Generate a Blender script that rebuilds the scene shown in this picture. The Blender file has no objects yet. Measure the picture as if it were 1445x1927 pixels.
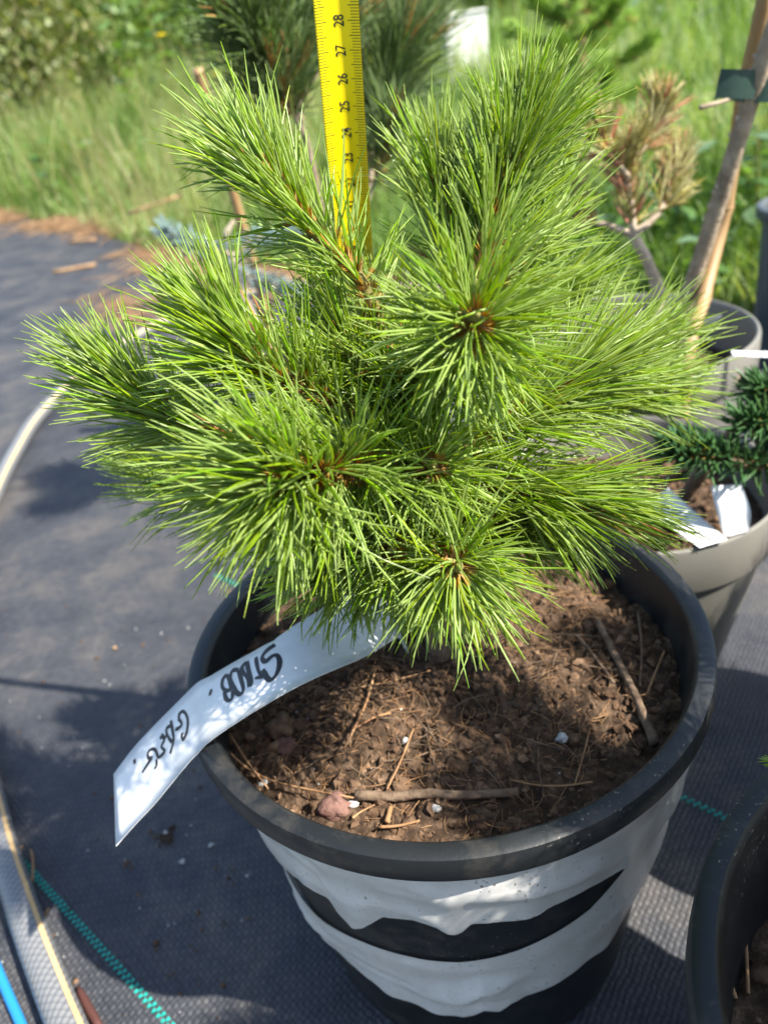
import bpy, math, random
import numpy as np
from mathutils import Vector, Matrix
random.seed(7); rng = np.random.default_rng(7)
SC = bpy.context.scene
COL = SC.collection
PI = math.pi
# ------------------------------------------------------------------ camera
F, PIT, ROLL, HC = 1447.0, math.radians(31.22), math.radians(-9.22), 0.4466
PW, PH = 1445.0, 1927.0
cd = bpy.data.cameras.new('camera'); cam = bpy.data.objects.new('camera', cd); COL.objects.link(cam)
cd.sensor_fit = 'HORIZONTAL'; cd.sensor_width = 26.0; cd.lens = 26.0 * F / PW
cd.clip_start = 0.01; cd.clip_end = 400
cd.dof.use_dof = True; cd.dof.focus_distance = 0.255; cd.dof.aperture_fstop = 26.0 / 2.5
cr, sr = math.cos(ROLL), math.sin(ROLL)
Rv = Vector((1, 0, 0)); Uv = Vector((0, math.sin(PIT), math.cos(PIT))); Fv = Vector((0, math.cos(PIT), -math.sin(PIT)))
cx = Rv * cr + Uv * sr; cy = Rv * (-sr) + Uv * cr
M = Matrix.Identity(4)
for i in range(3):
    M[i][0] = cx[i]; M[i][1] = cy[i]; M[i][2] = -Fv[i]
M[2][3] = HC
cam.matrix_world = M
SC.camera = cam
# ------------------------------------------------------------------ light
SUN = Vector((0.122, -0.066, 0.158)).normalized()
w = bpy.data.worlds.new('World'); SC.world = w; w.use_nodes = True
nt = w.node_tree; nt.nodes.clear()
sky = nt.nodes.new('ShaderNodeTexSky'); sky.sky_type = 'NISHITA'; sky.sun_disc = False
sky.sun_elevation = math.asin(SUN.z); sky.sun_rotation = math.atan2(SUN.x, SUN.y)
sky.air_density = 1.0; sky.dust_density = 1.0
bg = nt.nodes.new('ShaderNodeBackground'); bg.inputs['Strength'].default_value = 0.105
wo = nt.nodes.new('ShaderNodeOutputWorld')
nt.links.new(sky.outputs[0], bg.inputs[0]); nt.links.new(bg.outputs[0], wo.inputs[0])
sl = bpy.data.lights.new('sun', 'SUN'); sl.energy = 4.6; sl.angle = math.radians(0.55); sl.color = (1.0, 0.95, 0.86)
so = bpy.data.objects.new('sun', sl); COL.objects.link(so)
so.rotation_euler = (-SUN).to_track_quat('-Z', 'Y').to_euler()
SC.view_settings.view_transform = 'Standard'; SC.view_settings.look = 'None'
SC.view_settings.exposure = 1.5; SC.view_settings.gamma = 1.0
SC.cycles.max_bounces = 8; SC.cycles.transparent_max_bounces = 12
SC.cycles.use_denoising = True

# ------------------------------------------------------------------ photo -> place helpers
def ray(px, py):
    x = (px - 722.5) / F; y = -(py - 963.5) / F
    xr = cr * x - sr * y; yr = sr * x + cr * y
    return Vector((xr, math.cos(PIT) + yr * math.sin(PIT), -math.sin(PIT) + yr * math.cos(PIT)))
C0 = Vector((0, 0, HC))
def U(px, py, z=0.0):
    d = ray(px, py); return C0 + d * ((z - HC) / d.z)
def D(px, py, y):
    d = ray(px, py); return C0 + d * (y / d.y)
def project(P):
    v = P - C0; a = v.dot(Fv); x = v.dot(cx) / a; y = v.dot(cy) / a
    return 722.5 + F * x, 963.5 - F * y

# ------------------------------------------------------------------ object helpers
def link(name, me, m=None, parent=None):
    o = bpy.data.objects.new(name, me); COL.objects.link(o)
    if m is not None and me is not None:
        me.materials.clear(); me.materials.append(m)
    if parent is not None:
        o.parent = parent
        o.matrix_parent_inverse = Matrix.Translation(-parent.location) if parent.type == 'EMPTY' else Matrix.Identity(4)
        if parent.parent is not None or parent.type != 'EMPTY':
            o.matrix_parent_inverse = Matrix.Identity(4)
    return o
def tag(o, label=None, cat=None, group=None, kind=None):
    if label: o['label'] = label
    if cat: o['category'] = cat
    if group: o['group'] = group
    if kind: o['kind'] = kind
    return o
def empty(name, loc, label, cat, group=None):
    o = bpy.data.objects.new(name, None); COL.objects.link(o); o.location = loc; o.empty_display_size = .02
    return tag(o, label, cat, group)
def mesh_np(name, V, Fq, smooth=True, corner_col=None):
    """V (n,3), Fq (m,k) constant-size faces"""
    V = np.asarray(V, np.float32); Fq = np.asarray(Fq, np.int32); m, k = Fq.shape
    me = bpy.data.meshes.new(name)
    me.vertices.add(len(V)); me.vertices.foreach_set('co', V.ravel())
    me.loops.add(m * k); me.loops.foreach_set('vertex_index', Fq.ravel())
    me.polygons.add(m); me.polygons.foreach_set('loop_start', np.arange(0, m * k, k, dtype=np.int32))
    me.polygons.foreach_set('loop_total', np.full(m, k, np.int32))
    me.polygons.foreach_set('use_smooth', np.full(m, smooth))
    if corner_col is not None:
        a = me.color_attributes.new('tint', 'FLOAT_COLOR', 'CORNER')
        c = np.ones((m * k, 4), np.float32); c[:, :3] = corner_col
        a.data.foreach_set('color', c.ravel())
    me.update(calc_edges=True)
    return me
def mesh_py(name, V, Fs, smooth=True):
    me = bpy.data.meshes.new(name); me.from_pydata([tuple(v) for v in V], [], Fs)
    if smooth: me.polygons.foreach_set('use_smooth', np.full(len(me.polygons), True))
    me.update(); return me
def lathe(name, prof, c, seg=96, closed=False, smooth=True):
    V = []; Fs = []; n = len(prof)
    for i in range(seg):
        a = 2 * PI * i / seg
        for r, z in prof: V.append((c[0] + r * math.cos(a), c[1] + r * math.sin(a), c[2] + z))
    for i in range(seg):
        j = (i + 1) % seg
        for k in range(n - 1):
            Fs.append((i * n + k, j * n + k, j * n + k + 1, i * n + k + 1))
    me = mesh_py(name, V, Fs, smooth)
    return me
def sharpen(me, deg=35):
    try: me.set_sharp_from_angle(angle=math.radians(deg))
    except Exception: pass
    return me
def catmull(P, n):
    P = [np.array(p, float) for p in P]
    P = [2 * P[0] - P[1]] + P + [2 * P[-1] - P[-2]]
    out = []; m = len(P) - 3
    for i in range(n):
        t = i / (n - 1) * m; k = min(int(t), m - 1); u = t - k
        a, b, c, d = P[k:k + 4]
        out.append(.5 * ((2 * b) + (-a + c) * u + (2 * a - 5 * b + 4 * c - d) * u * u + (-a + 3 * b - 3 * c + d) * u ** 3))
    return np.array(out)
def tube(name, P, R, sides=8, cap=True, rough=0.0, smooth=True):
    P = np.asarray(P, float); n = len(P); R = np.broadcast_to(np.asarray(R, float), (n,)).copy()
    T = np.gradient(P, axis=0); T /= np.linalg.norm(T, axis=1)[:, None] + 1e-12
    ref = np.array([0.31, 0.2, 0.93]);
    if abs(T[0] @ ref) > .9: ref = np.array([1, 0, 0.1])
    A = np.cross(T[0], ref); A /= np.linalg.norm(A)
    V = []
    for i in range(n):
        A = A - T[i] * (A @ T[i]); A /= np.linalg.norm(A); B = np.cross(T[i], A)
        for k in range(sides):
            th = 2 * PI * k / sides; r = R[i] * (1 + rough * rng.uniform(-1, 1))
            V.append(P[i] + r * (math.cos(th) * A + math.sin(th) * B))
    Fs = []
    for i in range(n - 1):
        for k in range(sides):
            j = (k + 1) % sides
            Fs.append((i * sides + k, i * sides + j, (i + 1) * sides + j, (i + 1) * sides + k))
    if cap:
        Fs.append(tuple(range(sides - 1, -1, -1))); Fs.append(tuple((n - 1) * sides + k for k in range(sides)))
    return mesh_py(name, V, Fs, smooth)
def join_np(parts):
    V = []; Fs = []; o = 0
    for v, f in parts:
        V.append(v); Fs.append(np.asarray(f) + o); o += len(v)
    return np.concatenate(V), np.concatenate(Fs)

# value noise for shaped geometry
_tab = rng.random((64, 64))
def vnoise(x, y):
    x = np.asarray(x, float); y = np.asarray(y, float)
    xi = np.floor(x).astype(int); yi = np.floor(y).astype(int); u = x - xi; v = y - yi
    u = u * u * (3 - 2 * u); v = v * v * (3 - 2 * v)
    g = lambda a, b: _tab[a % 64, b % 64]
    return (g(xi, yi) * (1 - u) + g(xi + 1, yi) * u) * (1 - v) + (g(xi, yi + 1) * (1 - u) + g(xi + 1, yi + 1) * u) * v - .5
def fbm(x, y, o=4):
    s = 0; a = 1
    for k in range(o):
        s = s + a * vnoise(x * 2 ** k + 17 * k, y * 2 ** k + 5 * k); a *= .5
    return s

# ------------------------------------------------------------------ materials
def new_mat(name):
    m = bpy.data.materials.new(name); m.use_nodes = True; n = m.node_tree; n.nodes.clear()
    out = n.nodes.new('ShaderNodeOutputMaterial'); return m, n, out
def N(n, t, **kw):
    x = n.nodes.new(t)
    for k, v in kw.items():
        if k in x.inputs: x.inputs[k].default_value = v
        else: setattr(x, k, v)
    return x
def math_node(n, op, a, b=None, clamp=False):
    x = n.nodes.new('ShaderNodeMath'); x.operation = op; x.use_clamp = clamp
    for i, v in enumerate((a, b)):
        if v is None: continue
        if isinstance(v, (int, float)): x.inputs[i].default_value = v
        else: n.links.new(v, x.inputs[i])
    return x.outputs[0]
def ramp(n, fac, stops):
    r = n.nodes.new('ShaderNodeValToRGB'); n.links.new(fac, r.inputs[0])
    e = r.color_ramp.elements
    while len(e) < len(stops): e.new(.5)
    for i, (p, c) in enumerate(stops): e[i].position = p; e[i].color = (*c, 1)
    return r.outputs[0]
def noisy(name, stops, scale, rough=.7, bump=0.0, bscale=None, detail=6, metallic=0, spec=.4, coords='Object', bdist=.001, stretch=None):
    m, n, out = new_mat(name)
    tc = N(n, 'ShaderNodeTexCoord'); src = tc.outputs[coords]
    if stretch:
        mp = N(n, 'ShaderNodeMapping'); n.links.new(src, mp.inputs[0]); mp.inputs['Scale'].default_value = stretch; src = mp.outputs[0]
    no = N(n, 'ShaderNodeTexNoise'); no.inputs['Scale'].default_value = scale; no.inputs['Detail'].default_value = detail
    no.inputs['Roughness'].default_value = .65
    n.links.new(src, no.inputs['Vector'])
    b = N(n, 'ShaderNodeBsdfPrincipled'); b.inputs['Roughness'].default_value = rough; b.inputs['Metallic'].default_value = metallic
    b.inputs['Specular IOR Level'].default_value = spec
    n.links.new(ramp(n, no.outputs[0], stops), b.inputs['Base Color'])
    if bump:
        n2 = N(n, 'ShaderNodeTexNoise'); n2.inputs['Scale'].default_value = bscale or scale * 3; n2.inputs['Detail'].default_value = 5
        n.links.new(src, n2.inputs['Vector'])
        bp = N(n, 'ShaderNodeBump'); bp.inputs['Strength'].default_value = bump; bp.inputs['Distance'].default_value = bdist
        n.links.new(n2.outputs[0], bp.inputs['Height']); n.links.new(bp.outputs[0], b.inputs['Normal'])
    n.links.new(b.outputs[0], out.inputs[0]); return m
def leaf_mat(name, gain=(1, 1, 1), transl=(1.5, 1.6, .5), mix=.35, gloss=.35, rough=.35):
    """leaf/needle: colour of each blade from its own tint attribute, light passes through"""
    m, n, out = new_mat(name)
    at = N(n, 'ShaderNodeVertexColor'); at.layer_name = 'tint'
    def mul(c):
        x = N(n, 'ShaderNodeMix', data_type='RGBA', blend_type='MULTIPLY'); x.inputs['Factor'].default_value = 1
        n.links.new(at.outputs[0], x.inputs['A']); x.inputs['B'].default_value = (*c, 1); return x.outputs['Result']
    d = N(n, 'ShaderNodeBsdfPrincipled'); d.inputs['Roughness'].default_value = rough; d.inputs['Specular IOR Level'].default_value = gloss
    n.links.new(mul(gain), d.inputs['Base Color'])
    t = N(n, 'ShaderNodeBsdfTranslucent'); n.links.new(mul(transl), t.inputs[0])
    mx = N(n, 'ShaderNodeMixShader'); mx.inputs[0].default_value = mix
    n.links.new(d.outputs[0], mx.inputs[1]); n.links.new(t.outputs[0], mx.inputs[2]); n.links.new(mx.outputs[0], out.inputs[0])
    return m
def plain(name, c, rough=.5, spec=.5, trans=0, alpha=1):
    m, n, out = new_mat(name); b = N(n, 'ShaderNodeBsdfPrincipled'); b.inputs['Base Color'].default_value = (*c, 1)
    b.inputs['Roughness'].default_value = rough; b.inputs['Specular IOR Level'].default_value = spec
    b.inputs['Transmission Weight'].default_value = trans; b.inputs['Alpha'].default_value = alpha
    n.links.new(b.outputs[0], out.inputs[0]); return m

def cloth_mat():
    m, n, out = new_mat('woven_cloth')
    tc = N(n, 'ShaderNodeTexCoord'); mp = N(n, 'ShaderNodeMapping'); n.links.new(tc.outputs['Object'], mp.inputs[0])
    mp.inputs['Rotation'].default_value = (0, 0, math.radians(45)); mp.inputs['Scale'].default_value = (1 / .0030, 1 / .0036, 1)
    wn = N(n, 'ShaderNodeTexNoise'); wn.inputs['Scale'].default_value = 60; n.links.new(tc.outputs['Object'], wn.inputs['Vector'])
    sx = N(n, 'ShaderNodeSeparateXYZ'); n.links.new(mp.outputs[0], sx.inputs[0])
    u = math_node(n, 'ADD', sx.outputs[0], math_node(n, 'MULTIPLY', wn.outputs[0], 1.2)); v = math_node(n, 'ADD', sx.outputs[1], math_node(n, 'MULTIPLY', wn.outputs[0], .9))
    su = math_node(n, 'ABSOLUTE', math_node(n, 'SINE', math_node(n, 'MULTIPLY', u, PI)))
    sv = math_node(n, 'ABSOLUTE', math_node(n, 'SINE', math_node(n, 'MULTIPLY', v, PI)))
    par = math_node(n, 'MODULO', math_node(n, 'ADD', math_node(n, 'ABSOLUTE', math_node(n, 'FLOOR', u)), math_node(n, 'ABSOLUTE', math_node(n, 'FLOOR', v))), 2.0)
    inv = math_node(n, 'SUBTRACT', 1.0, par)
    h = math_node(n, 'MULTIPLY', math_node(n, 'POWER', su, .6), math_node(n, 'POWER', sv, .35))
    over = math_node(n, 'MULTIPLY', h, math_node(n, 'ADD', math_node(n, 'MULTIPLY', inv, .45), .55))
    no = N(n, 'ShaderNodeTexNoise'); no.inputs['Scale'].default_value = 9; no.inputs['Detail'].default_value = 9; no.inputs['Roughness'].default_value = .7
    n.links.new(tc.outputs['Object'], no.inputs['Vector'])
    n3 = N(n, 'ShaderNodeTexNoise'); n3.inputs['Scale'].default_value = 140; n3.inputs['Detail'].default_value = 4; n.links.new(tc.outputs['Object'], n3.inputs['Vector'])
    dust = ramp(n, no.outputs[0], [(.3, (.028, .032, .042)), (.5, (.062, .065, .073)), (.72, (.145, .130, .112))])
    fine = ramp(n, n3.outputs[0], [(.3, (.75, .75, .78)), (.7, (1.15, 1.12, 1.08))])
    m1 = N(n, 'ShaderNodeMix', data_type='RGBA', blend_type='MULTIPLY'); m1.inputs['Factor'].default_value = 1
    n.links.new(dust, m1.inputs['A']); n.links.new(fine, m1.inputs['B'])
    gap = ramp(n, over, [(.12, (.5, .5, .51)), (.6, (1, 1, 1))])
    m2 = N(n, 'ShaderNodeMix', data_type='RGBA', blend_type='MULTIPLY'); m2.inputs['Factor'].default_value = 1
    n.links.new(m1.outputs['Result'], m2.inputs['A']); n.links.new(gap, m2.inputs['B'])
    b = N(n, 'ShaderNodeBsdfPrincipled'); b.inputs['Roughness'].default_value = .55; b.inputs['Specular IOR Level'].default_value = .35
    n.links.new(m2.outputs['Result'], b.inputs['Base Color'])
    bp = N(n, 'ShaderNodeBump'); bp.inputs['Strength'].default_value = .8; bp.inputs['Distance'].default_value = .0008
    n.links.new(over, bp.inputs['Height']); n.links.new(bp.outputs[0], b.inputs['Normal'])
    n.links.new(b.outputs[0], out.inputs[0]); return m

def film_mat():
    m, n, out = new_mat('white_film')
    tc = N(n, 'ShaderNodeTexCoord')
    no = N(n, 'ShaderNodeTexNoise'); no.inputs['Scale'].default_value = 38; no.inputs['Detail'].default_value = 8; no.inputs['Roughness'].default_value = .75
    n.links.new(tc.outputs['Object'], no.inputs['Vector'])
    n2 = N(n, 'ShaderNodeTexNoise'); n2.inputs['Scale'].default_value = 560; n2.inputs['Detail'].default_value = 2; n.links.new(tc.outputs['Object'], n2.inputs['Vector'])
    base = ramp(n, no.outputs[0], [(.3, (.55, .52, .46)), (.5, (.66, .64, .59)), (.66, (.74, .72, .675))])
    spot = math_node(n, 'MULTIPLY', n2.outputs[0], math_node(n, 'ADD', no.outputs[0], .48))
    sp = ramp(n, spot, [(.685, (1, 1, 1)), (.74, (.30, .24, .18))])
    mm = N(n, 'ShaderNodeMix', data_type='RGBA', blend_type='MULTIPLY'); mm.inputs['Factor'].default_value = 1
    n.links.new(base, mm.inputs['A']); n.links.new(sp, mm.inputs['B'])
    b = N(n, 'ShaderNodeBsdfPrincipled'); b.inputs['Roughness'].default_value = .33
    n.links.new(mm.outputs['Result'], b.inputs['Base Color'])
    t = N(n, 'ShaderNodeBsdfTranslucent'); t.inputs[0].default_value = (.6, .6, .58, 1)
    mx = N(n, 'ShaderNodeMixShader'); mx.inputs[0].default_value = .15
    n.links.new(b.outputs[0], mx.inputs[1]); n.links.new(t.outputs[0], mx.inputs[2]); n.links.new(mx.outputs[0], out.inputs[0]); return m

def pot_mat(name, c1, c2, dust, rough=.42):
    m, n, out = new_mat(name); tc = N(n, 'ShaderNodeTexCoord')
    no = N(n, 'ShaderNodeTexNoise'); no.inputs['Scale'].default_value = 14; no.inputs['Detail'].default_value = 8; n.links.new(tc.outputs['Object'], no.inputs['Vector'])
    n2 = N(n, 'ShaderNodeTexNoise'); n2.inputs['Scale'].default_value = 620; n2.inputs['Detail'].default_value = 3; n.links.new(tc.outputs['Object'], n2.inputs['Vector'])
    base = ramp(n, no.outputs[0], [(.35, c1), (.68, c2)])
    k = math_node(n, 'MULTIPLY', n2.outputs[0], math_node(n, 'ADD', no.outputs[0], .45))
    fac = math_node(n, 'MULTIPLY', math_node(n, 'SUBTRACT', k, .675, True), 6.0, True)
    n4 = N(n, 'ShaderNodeTexNoise'); n4.inputs['Scale'].default_value = 34; n4.inputs['Detail'].default_value = 7; n4.inputs['Roughness'].default_value = .7; n.links.new(tc.outputs['Object'], n4.inputs['Vector'])
    film_ = math_node(n, 'MULTIPLY', math_node(n, 'SUBTRACT', n4.outputs[0], .52, True), .7, True); fac = math_node(n, 'MAXIMUM', fac, film_)
    mm = N(n, 'ShaderNodeMix', data_type='RGBA'); n.links.new(fac, mm.inputs['Factor']); n.links.new(base, mm.inputs['A']); mm.inputs['B'].default_value = (*dust, 1)
    b = N(n, 'ShaderNodeBsdfPrincipled'); b.inputs['Specular IOR Level'].default_value = .45
    n.links.new(mm.outputs['Result'], b.inputs['Base Color'])
    rr = math_node(n, 'ADD', math_node(n, 'MULTIPLY', no.outputs[0], .25), rough - .1); n.links.new(rr, b.inputs['Roughness'])
    bp = N(n, 'ShaderNodeBump'); bp.inputs['Strength'].default_value = .12; bp.inputs['Distance'].default_value = .0006
    n.links.new(n2.outputs[0], bp.inputs['Height']); n.links.new(bp.outputs[0], b.inputs['Normal'])
    n.links.new(b.outputs[0], out.inputs[0]); return m

M_cloth = cloth_mat()
M_film = film_mat()
M_black = pot_mat('black_plastic', (.008, .0095, .0105), (.015, .017, .0185), (.30, .25, .19))
M_grey = pot_mat('taupe_plastic', (.135, .13, .112), (.18, .17, .145), (.25, .2, .15), .5)
M_soil = noisy('potting_soil', [(.25, (.020, .013, .009)), (.5, (.068, .043, .027)), (.75, (.19, .125, .082))], 160, .95, .9, 420, spec=.15, bdist=.002)
M_crumb = noisy('soil_crumb', [(.25, (.035, .02, .012)), (.5, (.12, .072, .043)), (.8, (.34, .22, .14))], 110, .95, .7, 700, spec=.12)
M_bark = noisy('twig_bark', [(.3, (.10, .065, .042)), (.7, (.24, .17, .115))], 180, .9, .8, 500, spec=.15)
M_clay = noisy('red_clay', [(.3, (.10, .05, .04)), (.7, (.26, .15, .12))], 140, .95, .8, 500, spec=.1)
M_perl = noisy('perlite', [(.3, (.36, .35, .32)), (.7, (.62, .61, .58))], 500, .9, .5, 900, spec=.2)
M_fiber = noisy('dry_fibre', [(.3, (.20, .095, .045)), (.7, (.46, .28, .14))], 90, .8, 0, spec=.2)
M_stem = noisy('young_stem', [(.3, (.10, .06, .02)), (.55, (.16, .15, .035)), (.75, (.22, .14, .05))], 260, .7, .8, 700, spec=.25)
M_scale = noisy('bud_scale', [(.3, (.36, .17, .045)), (.7, (.56, .34, .12))], 300, .7, .3, spec=.25)
M_bud = noisy('green_bud', [(.3, (.15, .15, .04)), (.7, (.28, .26, .08))], 300, .55, .2, spec=.3)
M_needle = leaf_mat('needle', transl=(1.55, 1.38, .22), mix=.5, gloss=.5, rough=.26)
M_far = leaf_mat('far_needle', transl=(1.4, 1.4, .5), mix=.25, gloss=.35, rough=.4)
M_grass = leaf_mat('grass_blade', transl=(1.5, 1.5, .45), mix=.4, gloss=.3, rough=.45)
M_tag = noisy('white_tag', [(.22, (.45, .38, .28)), (.29, (.70, .70, .68)), (.6, (.80, .80, .79))], 90, .35, .05, 300, spec=.5)
M_ink = plain('marker_ink', (.012, .011, .016), .45)
M_inkb = plain('faded_ink', (.30, .30, .31), .6)
M_yel = noisy('tape_yellow', [(.3, (.80, .62, .003)), (.7, (.86, .68, .005))], 40, .32, 0, spec=.5)
M_edge = plain('print_black', (.015, .014, .01), .5)
M_red = plain('print_red', (.55, .04, .01), .5)
M_bamboo = noisy('bamboo', [(.3, (.26, .15, .06)), (.7, (.40, .26, .125))], 30, .5, .15, 200, spec=.4, stretch=(1, 1, .15))
M_stembark = noisy('grey_bark', [(.3, (.20, .15, .10)), (.7, (.44, .35, .25))], 90, .9, 1.0, 260, spec=.2)
M_palebark = noisy('pale_bark', [(.3, (.32, .25, .175)), (.7, (.56, .46, .35))], 60, .85, .6, 300, spec=.2)
M_tie = noisy('green_tie', [(.3, (.014, .036, .026)), (.7, (.022, .055, .04))], 40, .5, .15, 300, spec=.4)
M_hosestripe = noisy('yellow_stripe', [(.3, (.55, .36, .16)), (.7, (.66, .45, .22))], 50, .5, 0)
M_blue = plain('blue_line', (.02, .22, .52), .4)
M_teal = noisy('teal_thread', [(.3, (.0, .24, .20)), (.7, (.02, .38, .31))], 300, .5, 0)
M_earth = noisy('earth', [(.3, (.035, .045, .015)), (.7, (.08, .09, .03))], 6, 1.0, .4, 30, spec=.05, bdist=.02)
M_straw = noisy('straw', [(.3, (.22, .125, .065)), (.7, (.40, .26, .14))], 20, .8, 0, spec=.2)
M_rust = plain('rusty_brown', (.07, .022, .016), .8)
M_whitep = noisy('white_paint', [(.3, (.70, .69, .64)), (.7, (.80, .79, .75))], 6, .6, 0)
M_clear = plain('clear_plastic', (.85, .92, .88), .12, .5, alpha=.28)
def hose_mat():
    m, n, out = new_mat('braided_hose'); tc = N(n, 'ShaderNodeUVMap'); tc.uv_map = 'UVMap'
    sx = N(n, 'ShaderNodeSeparateXYZ'); n.links.new(tc.outputs[0], sx.inputs[0])
    a = math_node(n, 'ABSOLUTE', math_node(n, 'SINE', math_node(n, 'ADD', math_node(n, 'MULTIPLY', sx.outputs[0], PI * 11), math_node(n, 'MULTIPLY', sx.outputs[1], 620))))
    b2 = math_node(n, 'ABSOLUTE', math_node(n, 'SINE', math_node(n, 'SUBTRACT', math_node(n, 'MULTIPLY', sx.outputs[0], PI * 11), math_node(n, 'MULTIPLY', sx.outputs[1], 620))))
    mixv = math_node(n, 'MULTIPLY', math_node(n, 'POWER', a, .7), math_node(n, 'POWER', b2, .35))
    b = N(n, 'ShaderNodeBsdfPrincipled'); n.links.new(ramp(n, mixv, [(.05, (.09, .095, .105)), (.8, (.21, .21, .205))]), b.inputs['Base Color'])
    b.inputs['Roughness'].default_value = .28; b.inputs['Coat Weight'].default_value = .3
    bp = N(n, 'ShaderNodeBump'); bp.inputs['Strength'].default_value = .35; bp.inputs['Distance'].default_value = .0008
    n.links.new(mixv, bp.inputs['Height']); n.links.new(bp.outputs[0], b.inputs['Normal'])
    n.links.new(b.outputs[0], out.inputs[0]); return m
M_hose = hose_mat()

# ================================================================== SETTING
# field: one sheet to the horizon, rising gently behind
def field_z(x, y):
    d = np.asarray(y, float)
    return -.012 + np.clip(d - 4.0, 0, None) * .055 + np.clip(d - 9, 0, None) * .07
gx = np.concatenate([np.linspace(-140, -12, 9), np.linspace(-10, 10, 41), np.linspace(12, 140, 9)])
gy = np.concatenate([np.linspace(-60, -2, 6), np.linspace(-1, 14, 31), np.linspace(16, 45, 8)])
X, Y = np.meshgrid(gx, gy); Z = field_z(X, Y) + np.where(Y > 4, .06 * fbm(X * .6, Y * .6), 0)
V = np.stack([X, Y, Z], -1).reshape(-1, 3); nx, ny = len(gx), len(gy)
I = np.arange(nx * ny).reshape(ny, nx)
Fq = np.stack([I[:-1, :-1], I[:-1, 1:], I[1:, 1:], I[1:, :-1]], -1).reshape(-1, 4)
tag(link('ground', mesh_np('ground', V, Fq), M_earth), 'earth under the meadow', kind='structure')

# woven ground cloth with an irregular far edge
EDGE = [(-3.2, 6.0), (-1.52, 3.84), (-1.0, 3.25), (-.53, 2.39), (-.05, 1.75), (.45, 1.25), (1.0, .85), (2.2, .4)]
EX = np.array([p[0] for p in EDGE]); EY = np.array([p[1] for p in EDGE])
def edge_y(x): return np.interp(x, EX, EY)
xs = np.linspace(-3.2, 2.2, 181); rows = 60
V = []
for j in range(rows):
    for x in xs:
        t = j / (rows - 1); ye = edge_y(x) + .03 * fbm(x * 6, 3.3)
        y = -1.5 + (ye + 1.5) * t
        z = .010 * fbm(x * 3 + 9, y * 7) * min(1, max(0, (y - .95) / .5))
        V.append((x, y, z))
I = np.arange(len(xs) * rows).reshape(rows, len(xs))
Fq = np.stack([I[:-1, :-1], I[:-1, 1:], I[1:, 1:], I[1:, :-1]], -1).reshape(-1, 4)
cloth = tag(link('ground_cloth', mesh_np('ground_cloth', V, Fq), M_cloth), 'black woven weed cloth on the ground', kind='structure')
# teal marker threads woven in at regular spacing (stitches of a zigzag)
for c in (.066, .482, .94, 1.40, 1.85):
    q = []; L0 = -.6 if c < .9 else -.9; L1 = .75
    n = int((L1 - L0) / .0044)
    for i in range(n):
        s = L0 + (L1 - L0) * i / n
        bx, by = c / 2 - .0 + s * .7071, c / 2 - s * .7071
        if by > edge_y(bx) - .05: continue
        for sgn in (-1, 1):
            ox = sgn * .0012 * .7071; oy = ox; k = .0017 if sgn > 0 else 0
            x0, y0 = bx + ox + k * .7071, by + oy - k * .7071
            zz = .010 * float(fbm(x0 * 3 + 9, y0 * 7)) * min(1, max(0, (y0 - .95) / .5))
            du = (.0010 * .7071, -.0010 * .7071); dv = (.0012 * .7071, .0012 * .7071); h = zz + .0012
            q += [(x0 - du[0] - dv[0], y0 - du[1] - dv[1], zz + .0004), (x0 + du[0] - dv[0], y0 + du[1] - dv[1], h), (x0 + du[0] + dv[0], y0 + du[1] + dv[1], zz + .0004), (x0 - du[0] + dv[0], y0 - du[1] + dv[1], h)]
    if q:
        Fq = np.arange(len(q)).reshape(-1, 4)
        link('marker_thread', mesh_np('marker_thread', np.array(q), Fq, False), M_teal, cloth)

# ================================================================== POTS
def pot_profile(R, H, band, base, thick=.0035, ring=.008):
    Ri = R - ring
    return [(Ri - .001, H - .003), (Ri, H - .0008), (Ri + .001, H), (R - .0022, H), (R - .0006, H - .0008), (R, H - .0028), (R + .0004, H - band + .002), (R - .0006, H - band),
            (R - .005, H - band + .0005), (Ri - .0005, H - band + .003), (base + .002, .004), (base, 0), (base - .004, .0005), (0.0, .0006)]
def pot_inner(R, H, base, ring=.008):
    Ri = R - ring
    return [(Ri - .001, H - .003), (Ri - .004, H - .02), (base - .001, .004), (0, .004)]
def make_pot(name, c, R, H, band, base, mat, label, cat='plant pot', group=None, ring=.008):
    p = empty(name, (c[0], c[1], 0), label, cat, group)
    prof = pot_profile(R, H, band, base, ring=ring)
    body = prof[8:]; rimp = prof[:9]
    link('rim', sharpen(lathe('rim', rimp, (c[0], c[1], 0), 128)), mat, p)
    link('body', sharpen(lathe('body', body, (c[0], c[1], 0), 128)), mat, p)
    link('inner_wall', lathe('inner_wall', pot_inner(R, H, base, ring)[::-1], (c[0], c[1], 0), 96), mat, p)
    return p
PC = (.0172, .2786); PR = .120; PHT = .21; PBASE = .086; BAND = .0125
pot = make_pot('nursery_pot', PC, PR, PHT, BAND, PBASE, M_black, 'round black plastic nursery pot wrapped in torn white film, holding the bright green pine')
CC = (.175, .072); CR = .1175
potC = make_pot('nursery_pot', CC, CR, PHT, BAND, PBASE, M_black, 'black nursery pot cut off by the lower right corner')
BC = (.166, .437); BR = .0924; BH = .18
potB = make_pot('nursery_pot', BC, BR, BH, .032, .058, M_grey, 'pale taupe pot with two white tags beside the black pot', ring=.0035)
AC = (.241, .65); AR = .107; AH = .199
potA = make_pot('nursery_pot', AC, AR, AH, .03, .075, M_grey, 'wide taupe pot at the back right holding the browning pine', ring=.004)

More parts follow.
